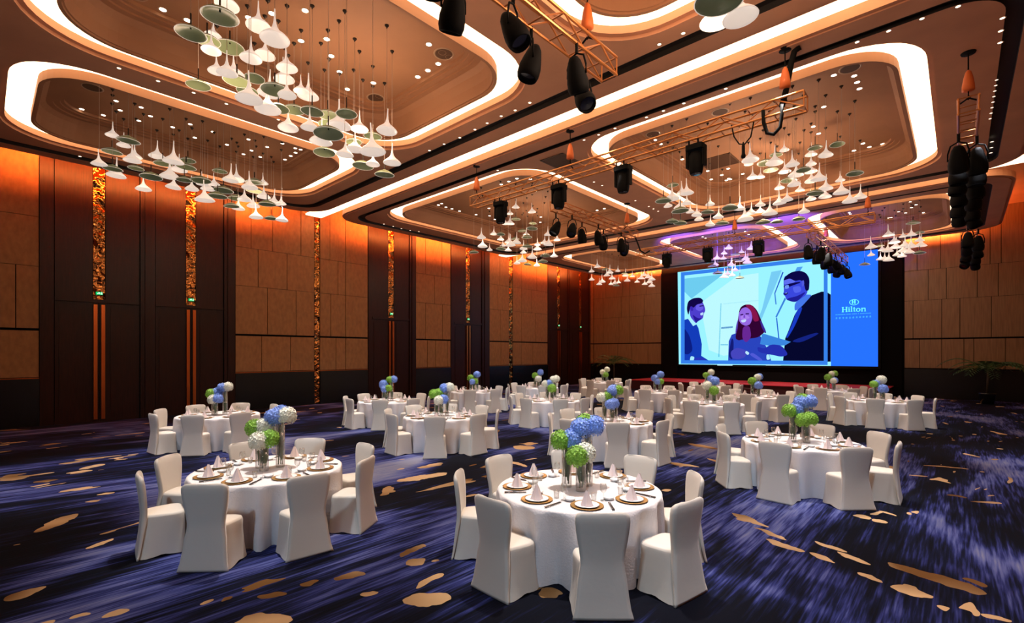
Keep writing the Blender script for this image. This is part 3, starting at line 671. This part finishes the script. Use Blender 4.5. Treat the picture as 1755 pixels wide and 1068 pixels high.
for ti, (tx, ty, ta, tn) in enumerate(TABLES):
    dist = math.hypot(tx, ty)
    t = thing('round_table', 'round cloth-covered banquet table, the ' + tn, 'table', (tx, ty, 0), R(ta), 'round banquet tables')
    link('tablecloth', CLOTHS[ti % 4], t); link('table_top', ME_TOP, t); link('pedestal', ME_PED, t)
    for k in range(8):
        ang = R(ta) + k * pi / 4 + random.uniform(-.05, .05); dd = 1.125 + random.uniform(-.01, .035)
        sd = side_of(ang)
        c = thing('banquet_chair', 'cream covered chair, %s side of the %s' % (sd, tn), 'chair', (tx + dd * cos(ang), ty + dd * sin(ang), 0), ang + pi / 2 + random.uniform(-.09, .09), 'slip-covered banquet chairs')
        link('skirt', ME_SKIRT, c); link('seat', ME_SEAT, c); link('backrest', ME_BACK, c)
        # place setting in front of the chair
        a2 = R(ta) + k * pi / 4; fx, fy = cos(a2), sin(a2); lx, ly = -fy, fx; zt = .7645
        at = lambda u, v: (tx + u * fx + v * lx, ty + u * fy + v * ly, zt)
        w = 'at %s side of %s' % (sd, tn)
        ch = link('charger_plate', ME_CHARG, None, at(.70, 0)); tag(ch, 'gold charger plate ' + w, 'plate', 'gold charger plates')
        pl = link('dinner_plate', ME_PLATE, None, at(.70, 0)[:2] + (zt + .0055,)); tag(pl, 'white dinner plate ' + w, 'plate', 'white dinner plates')
        nb = link('napkin', ME_NAPK, None, at(.70, 0)[:2] + (zt + .0125,), a2 + random.uniform(-.3, .3)); tag(nb, 'pink-white peaked napkin ' + w, 'napkin', 'peaked napkins')
        if dist < 13:
            cs = thing('chopsticks', 'pair of black chopsticks ' + w, 'chopsticks', at(.72, .24), a2 - pi / 2, 'black chopsticks')
            link('chopstick', ME_STICK, cs, (-.007, 0, .004)); link('chopstick', ME_STICK, cs, (.007, 0, .004)); link('chopstick_rest', ME_REST, cs, (0, .07, 0))
            bw = link('soup_bowl', ME_BOWL, None, at(.52, -.15)); tag(bw, 'small white soup bowl ' + w, 'bowl', 'small soup bowls')
            tb = link('tumbler', ME_TUMB, None, at(.50, .10)); tag(tb, 'clear glass tumbler ' + w, 'glass', 'clear tumblers')
        if dist < 24:
            g = thing('wine_glass', 'clear stemmed wine glass ' + w, 'glass', at(.50, .20 if dist < 13 else .1), 0, 'stemmed wine glasses')
            link('bowl', ME_GBOWL, g); link('stem', ME_GSTEM, g)
    # three vases of hydrangeas: middle one at the left, tall at the right, short in front
    for vi, (kind, r, d) in enumerate((('middle', -.13, .02), ('tall', .12, .07), ('short', .01, -.15))):
        vx, vy = tx + CA * r - SA * d, ty + SA * r + CA * d
        v = link('glass_vase', ME_VASE[kind], None, (vx, vy, .7645)); tag(v, '%s clear cylinder vase on the %s' % (kind, tn), 'vase', 'clear cylinder vases')
        cols = BOUQ[ti][vi]
        nm = '-'.join(dict.fromkeys(TNAME[c] for c in cols))
        b = thing('bouquet', '%s hydrangeas in %s vase, %s' % (nm, kind, tn), 'flowers', (vx, vy, .7785), random.uniform(-.4, .4), 'hydrangea bouquets')
        link('leaf_bundle', LEAFB[kind], b)
        h = VH[kind]; n = len(cols)
        for ci, cc in enumerate(cols):
            if n == 1: px_, py_, sc = 0, 0, 1.5
            elif n == 2: px_, py_, sc = (-.06 + .12 * ci), (0.02 if ci else -.02), 1.25
            else: px_, py_, sc = ((-.08, .08, .0)[ci], (-.0, .0, .07)[ci], 1.25)
            wx, wy = CA * px_ - SA * py_, SA * px_ + CA * py_
            fb = link('bloom', BALLS[(ci + ti) % 2], b, (wx, wy, h + .075 + (.035 if ci == 2 else .02 * ci)), random.uniform(0, 6), sc, m=TONE[cc])
            fb['label'] = TNAME[cc] + ' hydrangea head'
            link('flower_stem', ME_STEM[kind], b, (wx * .3, wy * .3, 0))

# ------------------------------------------------------------------ pendants
horn = [(.240, .0), (.243, .007), (.222, .034), (.178, .072), (.125, .110), (.078, .150), (.045, .20), (.025, .27), (.014, .37), (.010, .50)]
inner = [(.238, .0), (.208, .026), (.160, .060), (.105, .095), (.05, .13), (.0, .15)]
ME_HORN = MB().loft([[(r * cos(2 * pi * j / 22), r * sin(2 * pi * j / 22), z) for j in range(22)] for r, z in reversed(inner[:-1])] + [[(r * cos(2 * pi * j / 22), r * sin(2 * pi * j / 22), z) for j in range(22)] for r, z in horn], True, True).mesh('shade', M_SHW, True)
dish = [(.26, .0), (.262, .008), (.225, .045), (.15, .09), (.07, .12), (.02, .15)]
dinn = [(.255, .0), (.212, .032), (.14, .072), (.05, .10)]
ME_DISH = MB().loft([[(r * cos(2 * pi * j / 22), r * sin(2 * pi * j / 22), z) for j in range(22)] for r, z in reversed(dinn)] + [[(r * cos(2 * pi * j / 22), r * sin(2 * pi * j / 22), z) for j in range(22)] for r, z in dish], True, True).mesh('shade', M_SHG, True)
ME_RIM = MB().lathe([(.256, -.002), (.264, .003), (.258, .010), (.250, .004), (.256, -.002)], 22).mesh('rim', M_SHW, True)
ME_RODD = MB().lathe([(.014, .10), (.014, .42)], 6).mesh('rod', M_ROD)
ME_CORD = MB().lathe([(.0045, .0), (.0045, 1.0)], 5).mesh('cord', M_CORD)
ME_CANO = MB().lathe([(.008, -.07), (.012, -.045), (.04, -.02), (.045, .0)], 8, cap0=True).mesh('canopy', M_ROD)
PEND = {
 'A': ('beside the left wall', (-16.3, 4.4, 1.7, 2.9), "170,282 192,261g 193,233 212,250 220,242g 193,290g 199,302 227,276 231,270 233,289g 246,325 259,304g 269,269 279,281g 291,304 297,278 307,292 322,276g 319,287g 297,322 329,325 344,310g 356,325 351,344 347,316 367,317 377,294g 383,327g 395,310 406,309 436,313g 451,315 437,328g 428,322 373,337g 405,341g 419,343 397,354g 408,358 434,354 439,373 452,338 458,351g 469,349 482,350 465,375g 483,378 316,309g"),
 'B': ('over the left foreground', (-9.6, 4.2, 1.6, 2.9), "327,58g 355,70g 389,10 377,29g 365,41 362,87 394,82g 372,123 389,126 401,128 340,147g 406,140g 436,135g 443,46 430,101 454,96 471,68 424,157g 427,171 461,161 471,155g 492,118 487,137 492,164 516,157 528,166 459,189 477,187g 504,189g 494,220 535,192g 531,220 562,198g 564,213g 563,230g 550,244 556,262g 582,200 594,196g 581,217 616,222 606,244g 608,257 639,234g 663,225 639,261 639,282 672,280 659,300g 591,266 622,285g"),
 'C': ('cut off by the top edge', (-2.5, 5.4, 1.2, 2.2), "1227,39 1269,31 1232,3g"),
 'D': ('in the left middle coffer', (-14.0, 16.0, 2.3, 2.8), "825,408 827,423 839,429 812,433g 846,402 858,402g 858,411 862,422 859,427g 871,430 872,416 875,421 884,356 874,367 866,384 874,384 884,376g 912,364 913,383g 912,392g 895,396g 883,410g 885,417 902,403 903,407g 904,423g 897,427 897,434 921,428 921,420 933,417 939,403 940,420 955,412 935,439g 950,440 912,442 886,452 895,448 904,454g 920,456 930,449g"),
 'E': ('in the large right coffer', (-4.6, 16.0, 2.6, 2.9), "1286,275 1283,282 1290,305 1303,304 1312,280g 1321,292g 1330,266g 1327,280 1344,258 1358,283 1345,295 1336,323 1364,301 1352,310g 1361,317 1371,327 1377,292g 1390,266 1390,282 1397,254g 1390,295 1391,311 1403,308 1415,267 1435,248g 1440,310 1397,332g 1415,324 1414,338 1442,331 1465,298g 1456,346 1474,339 1336,349 1349,343 1303,352 1303,363 1267,359 1251,357g 1287,366 1319,367 1332,381g 1308,382g 1378,364 1369,376g 1390,342 1277,377 1137,345g 1153,318g 1152,341 1169,332 1177,332 1145,354 1165,357 1166,362g 1177,349 1183,364 1152,380g 1166,383g 1194,369 1198,377 1213,364g 1217,351 1231,373 1217,386 1238,383g"),
 'F': ('near the back left corner', (-16.2, 27.6, 1.6, 2.3), "1014,466 1014,480 1024,458 1032,484 1027,488 1038,462g 1040,473 1059,465 1045,468 1049,478 1054,486 1056,490g 1060,485 1070,469g 1075,482 1084,474 1072,473 1092,484 1099,478 1104,472 1111,476 1117,480 1105,488 1113,485 1117,491 1047,488"),
 'G': ('in front of the screen', (-9.2, 27.6, 1.6, 2.3), "1226,455 1229,444 1230,469g 1241,435 1241,476 1249,426 1249,463g 1253,455 1260,437g 1260,464 1267,448g 1271,433 1278,445 1281,451 1268,477g 1255,473 1247,471 1221,457g 1287,427 1240,444"),
 'H': ('right of the screen', (-2.4, 27.6, 1.6, 2.3), "1493,425 1493,438 1507,422g 1512,429 1521,431 1523,404 1535,425 1537,438 1546,440 1523,447 1509,445 1516,445 1533,416 1548,406 1562,404 1565,383g 1576,399g 1576,413 1578,422 1562,424 1558,434 1576,434g 1551,422 1548,431 1482,454g")}
for key, (desc, (ex, ey, ea, eb), txt) in PEND.items():
    items = []
    x0, x1, y0, y1 = COFFER[key]
    for tok in txt.split():
        g = tok.endswith('g'); x, y = map(float, tok.rstrip('g').split(','))
        # the sight line crosses the cluster's footprint: hang the lamp somewhere along that crossing
        tt = (x - CX) / F_PX; dx, dy = CA * tt - SA, SA * tt + CA
        best = []
        for i in range(240):
            d = 4 + .14 * i; X, Y = d * dx, d * dy; Z = CAMZ + (HY - y) * d / F_PX
            e = ((X - ex) / ea) ** 2 + ((Y - ey) / eb) ** 2
            inside = x0 + 1.3 < X < x1 - 1.3 and y0 + 1.3 < Y < y1 - 1.3
            pen = e + (0 if inside else 6) + max(0, Z - 8.25) * 30 + max(0, 5.9 - Z) * 8
            best.append((pen, d))
        lim = min(best)[0] + .9
        cand = [q for p, q in best if p <= lim]; random.shuffle(cand)
        sep = lambda q: min([math.hypot(q * dx - it[1], q * dy - it[2]) + .4 * abs(CAMZ + (HY - y) * q / F_PX - it[3]) for it in items] or [1])
        d = max(cand, key=lambda q: min(sep(q), .9))
        if any(math.hypot(d * dx - it[1], d * dy - it[2]) < .3 and abs(CAMZ + (HY - y) * d / F_PX - it[3]) < .5 for it in items): d += .55 if d * dy < ey else -.55
        items.append((x, d * dx, d * dy, min(CAMZ + (HY - y) * d / F_PX, 8.35), g))
    items.sort()
    for n, (x, X, Y, Z, g) in enumerate(items):
        s = random.uniform(.62, 1.0) if not g else random.uniform(.72, 1.02)
        if key in 'DE': s *= .88
        p = thing('pendant_lamp', '%s pendant, %s from left in the cluster %s' % ('green dish' if g else 'white trumpet', ordinal(n + 1), desc), 'pendant', (X, Y, Z), random.uniform(0, 6), 'pendants ' + desc)
        tilt = (random.uniform(-.06, .06), random.uniform(-.06, .06), 0)
        if g:
            sh = link('shade', ME_DISH, p, (0, 0, 0), sc=s, rot=tilt); link('rim', ME_RIM, sh); link('rod', ME_RODD, p, sc=(s, s, .75)); zc = .32
        else:
            link('shade', ME_HORN, p, (0, 0, 0), sc=(s, s, s * 1.1), rot=tilt); zc = .53 * s
        link('cord', ME_CORD, p, (0, 0, zc), sc=(1, 1, max(ZI - Z - zc, .02))); link('canopy', ME_CANO, p, (0, 0, ZI - Z))
    # light the cluster gives off
    for k in (-.5, .5):
        ld = bpy.data.lights.new('pendant_glow', 'POINT'); ld.energy = CHAND[key] * (.5 if k < 0 else 1.4); ld.color = (1, .70, .50); ld.shadow_soft_size = .5
        lo = link('pendant_glow', ld, None, (ex, ey + k * eb, 7.0))

# ------------------------------------------------------------------ downlights
ME_LRING = MB().lathe([(.055, .0), (.085, -.006), (.085, .0)], 16).mesh('ring', M_RING)
ME_LLENS = MB().lathe([(.058, -.003), (.001, -.004)], 16).mesh('lens', M_LENS)
DL = {
 'B': ('in the left foreground coffer', ZI, 1.0, "274,26 316,43 735,76 758,90 781,104 783,127 766,138 748,148 523,18 516,70 426,30 466,23 560,67 568,96 582,123 595,153 640,142 649,165"),
 'A': ('in the coffer beside the left wall', ZI, .85, "140,189 136,197 132,205 163,225 242,184 199,173 206,189 258,199 238,207 296,218 326,213 365,226 334,236 389,248 426,239 431,258 415,266 458,252 484,246 506,254 527,260 537,271 528,276 518,282 446,269 474,292 483,286"),
 'D': ('in the left middle coffer', ZI, .95, "737,356 747,353 757,349 739,363 752,365 763,369 859,316 872,311 886,306 909,307 918,328 838,357 816,368 839,370 848,376 927,372 926,381 1044,361 1059,367 1055,373 1043,376 1030,378"),
 'E': ('in the large right coffer', ZI, .95, "1086,242 1108,234 1129,228 1079,254 1090,260 1429,129 1464,130 1469,141 1473,152 1412,183 1514,251 1517,258 1520,264 1500,275 1475,280 1479,246 1162,275 1175,285 1154,292 1178,297 1213,293 1213,309 1190,290 1248,289 1237,300 1249,306 1273,298 1259,313 1226,315 1268,326 1198,326 1212,334 1232,334 1394,217 1403,229"),
 'G': ('in the coffer before the screen', ZI, .85, "1186,409 1192,411 1319,412 1325,415 1331,417 1277,397 1283,402 1314,421"),
 'H': ('in the back right coffer', ZI, .85, "1446,366 1450,368 1560,346 1570,351 1562,356 1540,363 1552,365 1601,372 1602,377 1587,382 1527,381 1535,388"),
 's1': ('along the left foreground soffit', C, .62, "204,117 271,139 332,159 388,178 137,268 477,205 835,211 859,199 883,189 908,176 814,222 788,236 761,247 736,258 1130,76 1171,57 1263,15"),
 's2': ('along the middle raft soffit', C, .62, "1001,240 1026,231 1054,220 1108,201 1137,190 1172,177 1244,152 853,292 658,384 674,388 688,392 703,395 718,397 1469,72 1523,53 1580,32 1642,11 1718,31 1715,53 1714,73 1700,243 1699,253 1698,262 1018,312 1032,318 1089,344 1112,354 1120,358 1128,362"),
}
for key, (desc, z, s, txt) in DL.items():
    items = sorted(tuple(map(float, q.split(','))) for q in txt.split())
    for n, (x, y) in enumerate(items):
        P = on_z(x, y, z)
        if key in COFFER:
            x0, x1, y0, y1 = COFFER[key]; P.x = min(max(P.x, x0 + 1.3), x1 - 1.3); P.y = min(max(P.y, y0 + 1.3), y1 - 1.3)
        t = thing('downlight', 'small round recessed downlight, %s from left %s' % (ordinal(n + 1), desc), 'downlight', (P.x, P.y, z - .001), 0, 'downlights ' + desc)
        link('ring', ME_LRING, t, sc=s); link('lens', ME_LLENS, t, sc=s, m=None if z > C else M_LENSD)
for n in range(8):
    P = on_z(1708 - n * 1.6, 137 + n * 9.5, C)
    t = thing('downlight', 'tiny recessed downlight, %s of the row by the right track' % ordinal(n + 1), 'downlight', (P.x, P.y, C - .001), 0, 'tiny downlights by the right track')
    link('ring', ME_LRING, t, sc=.45); link('lens', ME_LLENS, t, sc=.45, m=M_LENSD)
# ceiling speakers and air grilles
ME_SPK = MB().lathe([(.0, -.006), (.19, -.006)], 28).mesh('grille', M_GRILL); ME_SPR = MB().lathe([(.19, -.002), (.20, -.012), (.225, -.008), (.23, .0)], 28).mesh('ring', M_RING, True)
for x, y, z, w in ((803, 117, ZI, 'at the right corner of the left foreground coffer'), (672, 193, ZI, 'at the far corner of the left foreground coffer'), (221, 8, ZI, 'at the left corner of the left foreground coffer'),
                   (158, 150, ZI, 'at the near corner of the left wall coffer'), (1457, 117, ZI, 'at the near right corner of the right coffer'), (1234, 192, ZI, 'at the near edge of the right coffer'), (1067, 247, ZI, 'at the left corner of the right coffer'), (1530, 272, ZI, 'at the far right corner of the right coffer')):
    P = on_z(x, y, z)
    k = min(COFFER, key=lambda q: abs((COFFER[q][0] + COFFER[q][1]) / 2 - P.x) + abs((COFFER[q][2] + COFFER[q][3]) / 2 - P.y)); x0, x1, y0, y1 = COFFER[k]
    P.x = min(max(P.x, x0 + 1.45), x1 - 1.45); P.y = min(max(P.y, y0 + 1.45), y1 - 1.45)
    t = thing('ceiling_speaker', 'round dark ceiling speaker ' + w, 'speaker', (P.x, P.y, z), 0, 'ceiling speakers'); link('grille', ME_SPK, t); link('ring', ME_SPR, t)
def grille(a, b, z, lab):
    t = thing('air_grille', lab, 'air grille', (0, 0, 0))
    f = MB(); 
    for q in ((a[0], b[0], a[1], a[1] + .05), (a[0], b[0], b[1] - .05, b[1]), (a[0], a[0] + .05, a[1], b[1]), (b[0] - .05, b[0], a[1], b[1])): f.box(q[0], q[1], q[2], q[3], z - .02, z)
    f.obj('frame', M_GRILL, t); n = 22
    for i in range(n):
        y = a[1] + .06 + (b[1] - a[1] - .12) * i / (n - 1); MB().box(a[0] + .05, b[0] - .05, y - .014, y + .014, z - .012, z - .002).obj('slat', M_GRILL, t)
p0, p1 = on_z(904, 274, C), on_z(980, 279, C)
grille((-9.45, 11.55), (-8.6, 12.55), C, 'square brown air grille between the two middle coffers')
pc = on_z(1232, 277, ZI); grille((pc.x - .55, pc.y - .55), (pc.x + .55, pc.y + .55), ZI, 'square brown air grille inside the large right coffer')

# ------------------------------------------------------------------ trusses and stage lights
def rod_mesh(L, r): return MB().lathe([(r, 0), (r, L)], 6, cap0=True, cap1=True).mesh('brace', M_TRUSS)
def truss(axis, c, a, b, z, lab, w=.29):
    """box truss along X or Y from a to b, bottom chords at z"""
    t = thing('lighting_truss', lab, 'truss', ((a, c, z) if axis == 'x' else (c, a, z)), 0 if axis == 'x' else pi / 2, 'lighting trusses')
    L = b - a; h = w / 2
    for yy in (-h, h):
        for zz in (0, w): MB().tube([(0, yy, zz), (L, yy, zz)], .024, 8).obj('chord', M_TRUSS, t)
    n = max(2, int(round(L / .5))); s = L / n; dl = math.hypot(s, w); me = rod_mesh(dl, .013)
    an = math.atan2(s, w)
    for i in range(n):
        f = 1 if i % 2 == 0 else -1
        x = i * s if f > 0 else (i + 1) * s
        for yy in (-h, h): link('brace', me, t, (x, yy, 0), rot=(0, f * an, 0))
    mw = rod_mesh(w, .012)
    for i in range(n + 1):
        link('brace', mw, t, (i * s, h, 0), rot=(pi / 2, 0, 0)); link('brace', mw, t, (i * s, h, w), rot=(pi / 2, 0, 0))
        if i in (0, n):
            for yy in (-h, h): link('brace', mw, t, (i * s, yy, 0))
    return t
ME_BAG = MB().lathe([(.06, .0), (.10, .02), (.095, .12), (.07, .28), (.045, .38), (.012, .42)], 14, cap0=True, cap1=True).mesh('bag', M_ORANGE, True)
ME_CHAIN = MB().lathe([(.012, 0), (.012, 1)], 6).mesh('chain', M_BLACK)
ME_HOOK = MB().tube([(0, 0, 0), (0, 0, -.08), (.03, 0, -.12), (0, 0, -.16), (-.03, 0, -.13)], .012, 6).mesh('hook', M_BLACK, True)
def hoist(x, y, z, top, lab, ax='x'):
    t = thing('chain_hoist', lab, 'hoist', (x, y, z), 0, 'chain hoists')
    link('bag', ME_BAG, t, (0, 0, .22)); link('chain', ME_CHAIN, t, (0, 0, .62), sc=(1, 1, top - z - .62)); link('hook', ME_HOOK, t, (0, 0, .22))
    e = (0, .145) if ax == 'x' else (.145, 0)
    MB().tube([(e[0], e[1], 0), (0, 0, .09), (-e[0], -e[1], 0)], .016, 6).obj('sling', M_BLACK, t, True)
    MB().lathe([(.0, -.03), (.11, -.025), (.12, 0)], 16, (0, 0, top - z)).obj('ceiling_plate', M_BLACK, t, True)
ZT = 6.93
truss('x', 10.55, -11.35, -2.15, ZT, 'long orange lighting truss with four moving heads, near the middle')
truss('x', 21.2, -11.3, -2.2, ZT, 'long orange truss with three moving heads before the screen')
truss('y', -4.35, -.6, 7.15, ZT, 'short truss with black pars at the top centre')
truss('y', -9.65, 12.5, 17.8, ZT, 'short truss with black pars left of centre')
truss('y', .12, 12.8, 20.6, ZT, 'truss packed with black pars, seen end-on at the right')
truss('y', .35, 23.2, 30.8, ZT, 'far truss of black pars at the right')
truss('y', -4.35, 22.2, 29.9, ZT, 'dark truss with pars beside the screen logo')
for x, y, l in ((-11.2, 10.55, 'orange chain hoist at the left end of the near truss'), (-7.6, 10.55, 'orange chain hoist above the near truss, left of middle'), (-2.5, 10.55, 'orange chain hoist at the right end of the near truss'),
                (-4.35, 6.5, 'orange chain hoist at the end of the top truss'), (-9.65, 17.2, 'orange chain hoist on the left par truss'), (.12, 13.1, 'orange chain hoist above the right par truss'),
                (-2.4, 21.2, 'orange chain hoist at the right end of the far truss'), (-4.35, 25.2, 'orange chain hoist above the truss beside the logo'), (-6.9, 21.2, 'orange chain hoist on the middle of the far truss'), (.35, 23.6, 'orange chain hoist above the far right truss')):
    hoist(x, y, ZT + .29, ZI if -4.6 < x < -4.2 else C, l, 'y' if round(x, 2) in (-4.35, -9.65, .12, .35) else 'x')
# moving heads
ME_MBASE = MB().loft([rrect(-.19, .19, -.16, .16, .05, z, 3) for z in (-.10, -.21)], True, True).mesh('base', M_BLACK)
ME_MARM = MB().loft([[(x, y, z) for x, y in ((-.025, -.07), (.025, -.07), (.025, .07), (-.025, .07))] for z in (-.2, -.3, -.5, -.56)], True, True).mesh('arm', M_BLACK)
ME_MHEAD = MB().lathe([(.0, -.24), (.12, -.25), (.15, -.32), (.155, -.46), (.15, -.60), (.13, -.70), (.115, -.72), (.0, -.72)], 20).mesh('head', M_BLACK, True)
ME_MLENS = MB().lathe([(.0, -.724), (.10, -.722), (.112, -.715)], 20).mesh('lens', M_BLACKG, True)
ME_CLAMP = MB().tube([(0, 0, .03), (0, 0, -.10)], .02, 6).mesh('clamp', M_BLACK)
def moving_head(x, y, lab, rz=0.):
    t = thing('moving_head', lab, 'stage light', (x, y, ZT - .0), rz, 'moving head lights')
    link('base', ME_MBASE, t); link('clamp', ME_CLAMP, t, (.1, .145, 0)); link('clamp', ME_CLAMP, t, (-.1, .145, 0)); link('clamp', ME_CLAMP, t, (.1, -.145, 0)); link('clamp', ME_CLAMP, t, (-.1, -.145, 0))
    link('arm', ME_MARM, t, (-.18, 0, 0)); link('arm', ME_MARM, t, (.18, 0, 0)); h = link('head', ME_MHEAD, t); link('lens', ME_MLENS, h)
for i, pxx in enumerate((858, 958, 1068, 1193)):
    tt = (pxx - CX) / F_PX; d = 10.55 / (SA * tt + CA); moving_head(d * (CA * tt - SA), 10.55, 'black moving head light, %s from left under the near truss' % ordinal(i + 1))
for i, pxx in enumerate((1143, 1213, 1300)):
    tt = (pxx - CX) / F_PX; d = 21.2 / (SA * tt + CA); moving_head(d * (CA * tt - SA), 21.2, 'black moving head light, %s from left under the far truss' % ordinal(i + 1))
# par cans
ME_PAR = MB().lathe([(.0, .235), (.05, .225), (.085, .17), (.12, .04), (.142, -.07), (.142, -.15), (.125, -.21), (.115, -.215), (.105, -.17), (.0, -.16)], 18).mesh('can', M_BLACK, True)
ME_PYOKE = MB().tube([(-.135, 0, 0), (-.135, 0, .12), (-.10, 0, .25), (0, 0, .30), (.10, 0, .25), (.135, 0, .12), (.135, 0, 0)], .013, 6).mesh('yoke', M_BLACK, True)
ME_PCL = MB().tube([(0, 0, .30), (0, 0, .46)], .022, 6).mesh('clamp', M_BLACK)
ME_PLENS = MB().lathe([(.0, -.175), (.106, -.172)], 16).mesh('lens', M_BLACKG, True)
def par(x, y, z, rz, tilt, lab, s=1.):
    t = thing('par_can', lab, 'stage light', (x, y, z - .46 * s + .02), rz, 'black par cans')
    t.scale = (s, s, s)
    link('yoke', ME_PYOKE, t); link('clamp', ME_PCL, t); c = link('can', ME_PAR, t, rot=(tilt, 0, 0)); link('lens', ME_PLENS, c)
def par_row(x, ys, lab, s=1., zig=.145):
    for i, y in enumerate(ys):
        par(x + (zig if i % 2 else -zig), y, ZT, random.uniform(-1.3, 1.3), random.uniform(-.75, .75), lab % ordinal(i + 1), s)
par_row(-4.35, [2.5, 3.3, 3.85, 4.6, 5.3, 6.0, 6.6], 'black par can, %s along the top centre truss', 1.12)
par_row(-9.65, [12.8, 13.3, 14.3, 14.9, 15.7, 16.5, 17.3], 'black par can, %s along the left short truss', 1.15)
par_row(.12, [13.9, 14.3, 14.9, 15.3, 15.9, 16.5, 17.1, 17.8, 18.5, 19.2, 19.8, 20.4], 'black par can, %s along the right end-on truss', 1.25)
par_row(.35, [24.0, 25, 26, 27, 28, 29, 30, 30.6], 'black par can, %s along the far right truss', 1.25)
par_row(-4.35, [22.5, 23.3, 24.1, 24.9, 25.7, 26.5, 27.3, 28.1, 28.9, 29.6], 'black par can, %s along the truss beside the logo', 1.25)
# thick black cable from the ceiling to the near truss and its loop
cb = thing('power_cable', 'thick black cable dropping from the ceiling to the near truss', 'cable')
P0 = Vector((-2.25, 10.6, C)); 
MB().tube([(P0.x, P0.y, C - .035), (P0.x - .1, P0.y, C - .08), (P0.x - .16, P0.y, C - .3), (P0.x - .25, P0.y, C - .8), (P0.x - .32, P0.y, ZT + .2)], .055, 10).obj('drop', M_BLACK, cb, True)
MB().tube([(-2.85, 10.4, ZT + .15), (-2.84, 10.4, ZT - .1), (-2.78, 10.4, ZT - .32), (-2.66, 10.4, ZT - .38), (-2.55, 10.4, ZT - .28), (-2.52, 10.4, ZT - .05), (-2.52, 10.4, ZT + .15)], .035, 8).obj('loop', M_BLACK, cb, True)
cb = thing('hanging_plug', 'black plug dangling on thin cable under the near truss', 'cable')
MB().tube([(-3.45, 10.405, ZT + .05), (-3.40, 10.405, ZT - .2), (-3.30, 10.405, ZT - .38), (-3.2, 10.405, ZT - .42), (-3.08, 10.405, ZT - .3), (-3.02, 10.405, ZT)], .014, 6).obj('cable_loop', M_BLACK, cb, True)
MB().lathe([(.012, -.36), (.03, -.44), (.032, -.6), (.045, -.64), (.04, -.68)], 10, (-3.22, 10.405, ZT), True, True).obj('plug', M_BLACK, cb, True)
cb = tag(MB().tube([(-9.62, 17.75, ZT + .1), (-9.5, 17.85, ZT - .3), (-9.45, 17.9, ZT - .5), (-9.3, 18.0, ZT - .62), (-9.2, 18.2, ZT - .5)], .03, 8).obj('loose_cable', M_BLACK, None, True), 'loose black cable hanging from the end of left short truss', 'cable')

# ------------------------------------------------------------------ palms against the back wall
def palm(x, y, lab, h, n, seed):
    rnd = random.Random(seed); t = thing('potted_palm', lab, 'plant', (x, y, 0), 0, 'potted palms')
    MB().lathe([(.0, .0), (.22, .0), (.30, .45), (.32, .5), (.28, .5), (.26, .44), (.0, .44)], 24).obj('pot', M_BLACKG, t, True)
    MB().tube([(0, 0, .44), (.02, 0, h * .35), (0, .01, h * .5)], [.05, .04, .03], 8).obj('trunk', mat('palm_trunk', (.05, .035, .015)), t, True)
    for i in range(n):
        a = i * 2.4 + rnd.uniform(-.3, .3); L = rnd.uniform(.8, 1.15) * h * .5; up = rnd.uniform(.45, 1.15)
        z0 = h * .5 * rnd.uniform(.85, 1); mb = MB(); k = 13; pts = []
        for j in range(k):
            q = j / (k - 1); r = L * q * (.9); z = z0 + L * (up * q - (.35 + up * .55) * q * q)
            pts.append(Vector((r * cos(a), r * sin(a), z)))
        mb.tube(pts, [.010 * (1 - .8 * j / k) for j in range(k)], 4)
        for j in range(2, k):
            c = pts[j]; tl = .34 * sin(pi * (j / (k + 1))) + .06
            dirv = (pts[j] - pts[j - 1]).normalized()
            for s in (-1, 1):
                sd = Vector((-sin(a) * s, cos(a) * s, -.25)); e = c + (sd * .8 + dirv * .6).normalized() * tl; m2 = (c + e) / 2 + dirv * .02
                mb.poly([tuple(c), tuple(m2 + Vector((0, 0, .012))), tuple(e), tuple(m2 - dirv * .07)])
        mb.obj('frond', M_PALM, t)
pp = on_y(1052, 620, 30.9); palm(pp.x, 30.9, 'dark potted palm in the back left corner', 3.4, 15, 4)
pp = on_y(1692, 620, 31.0); palm(pp.x, 31.0, 'dark potted palm by the right back wall', 3.3, 22, 9)
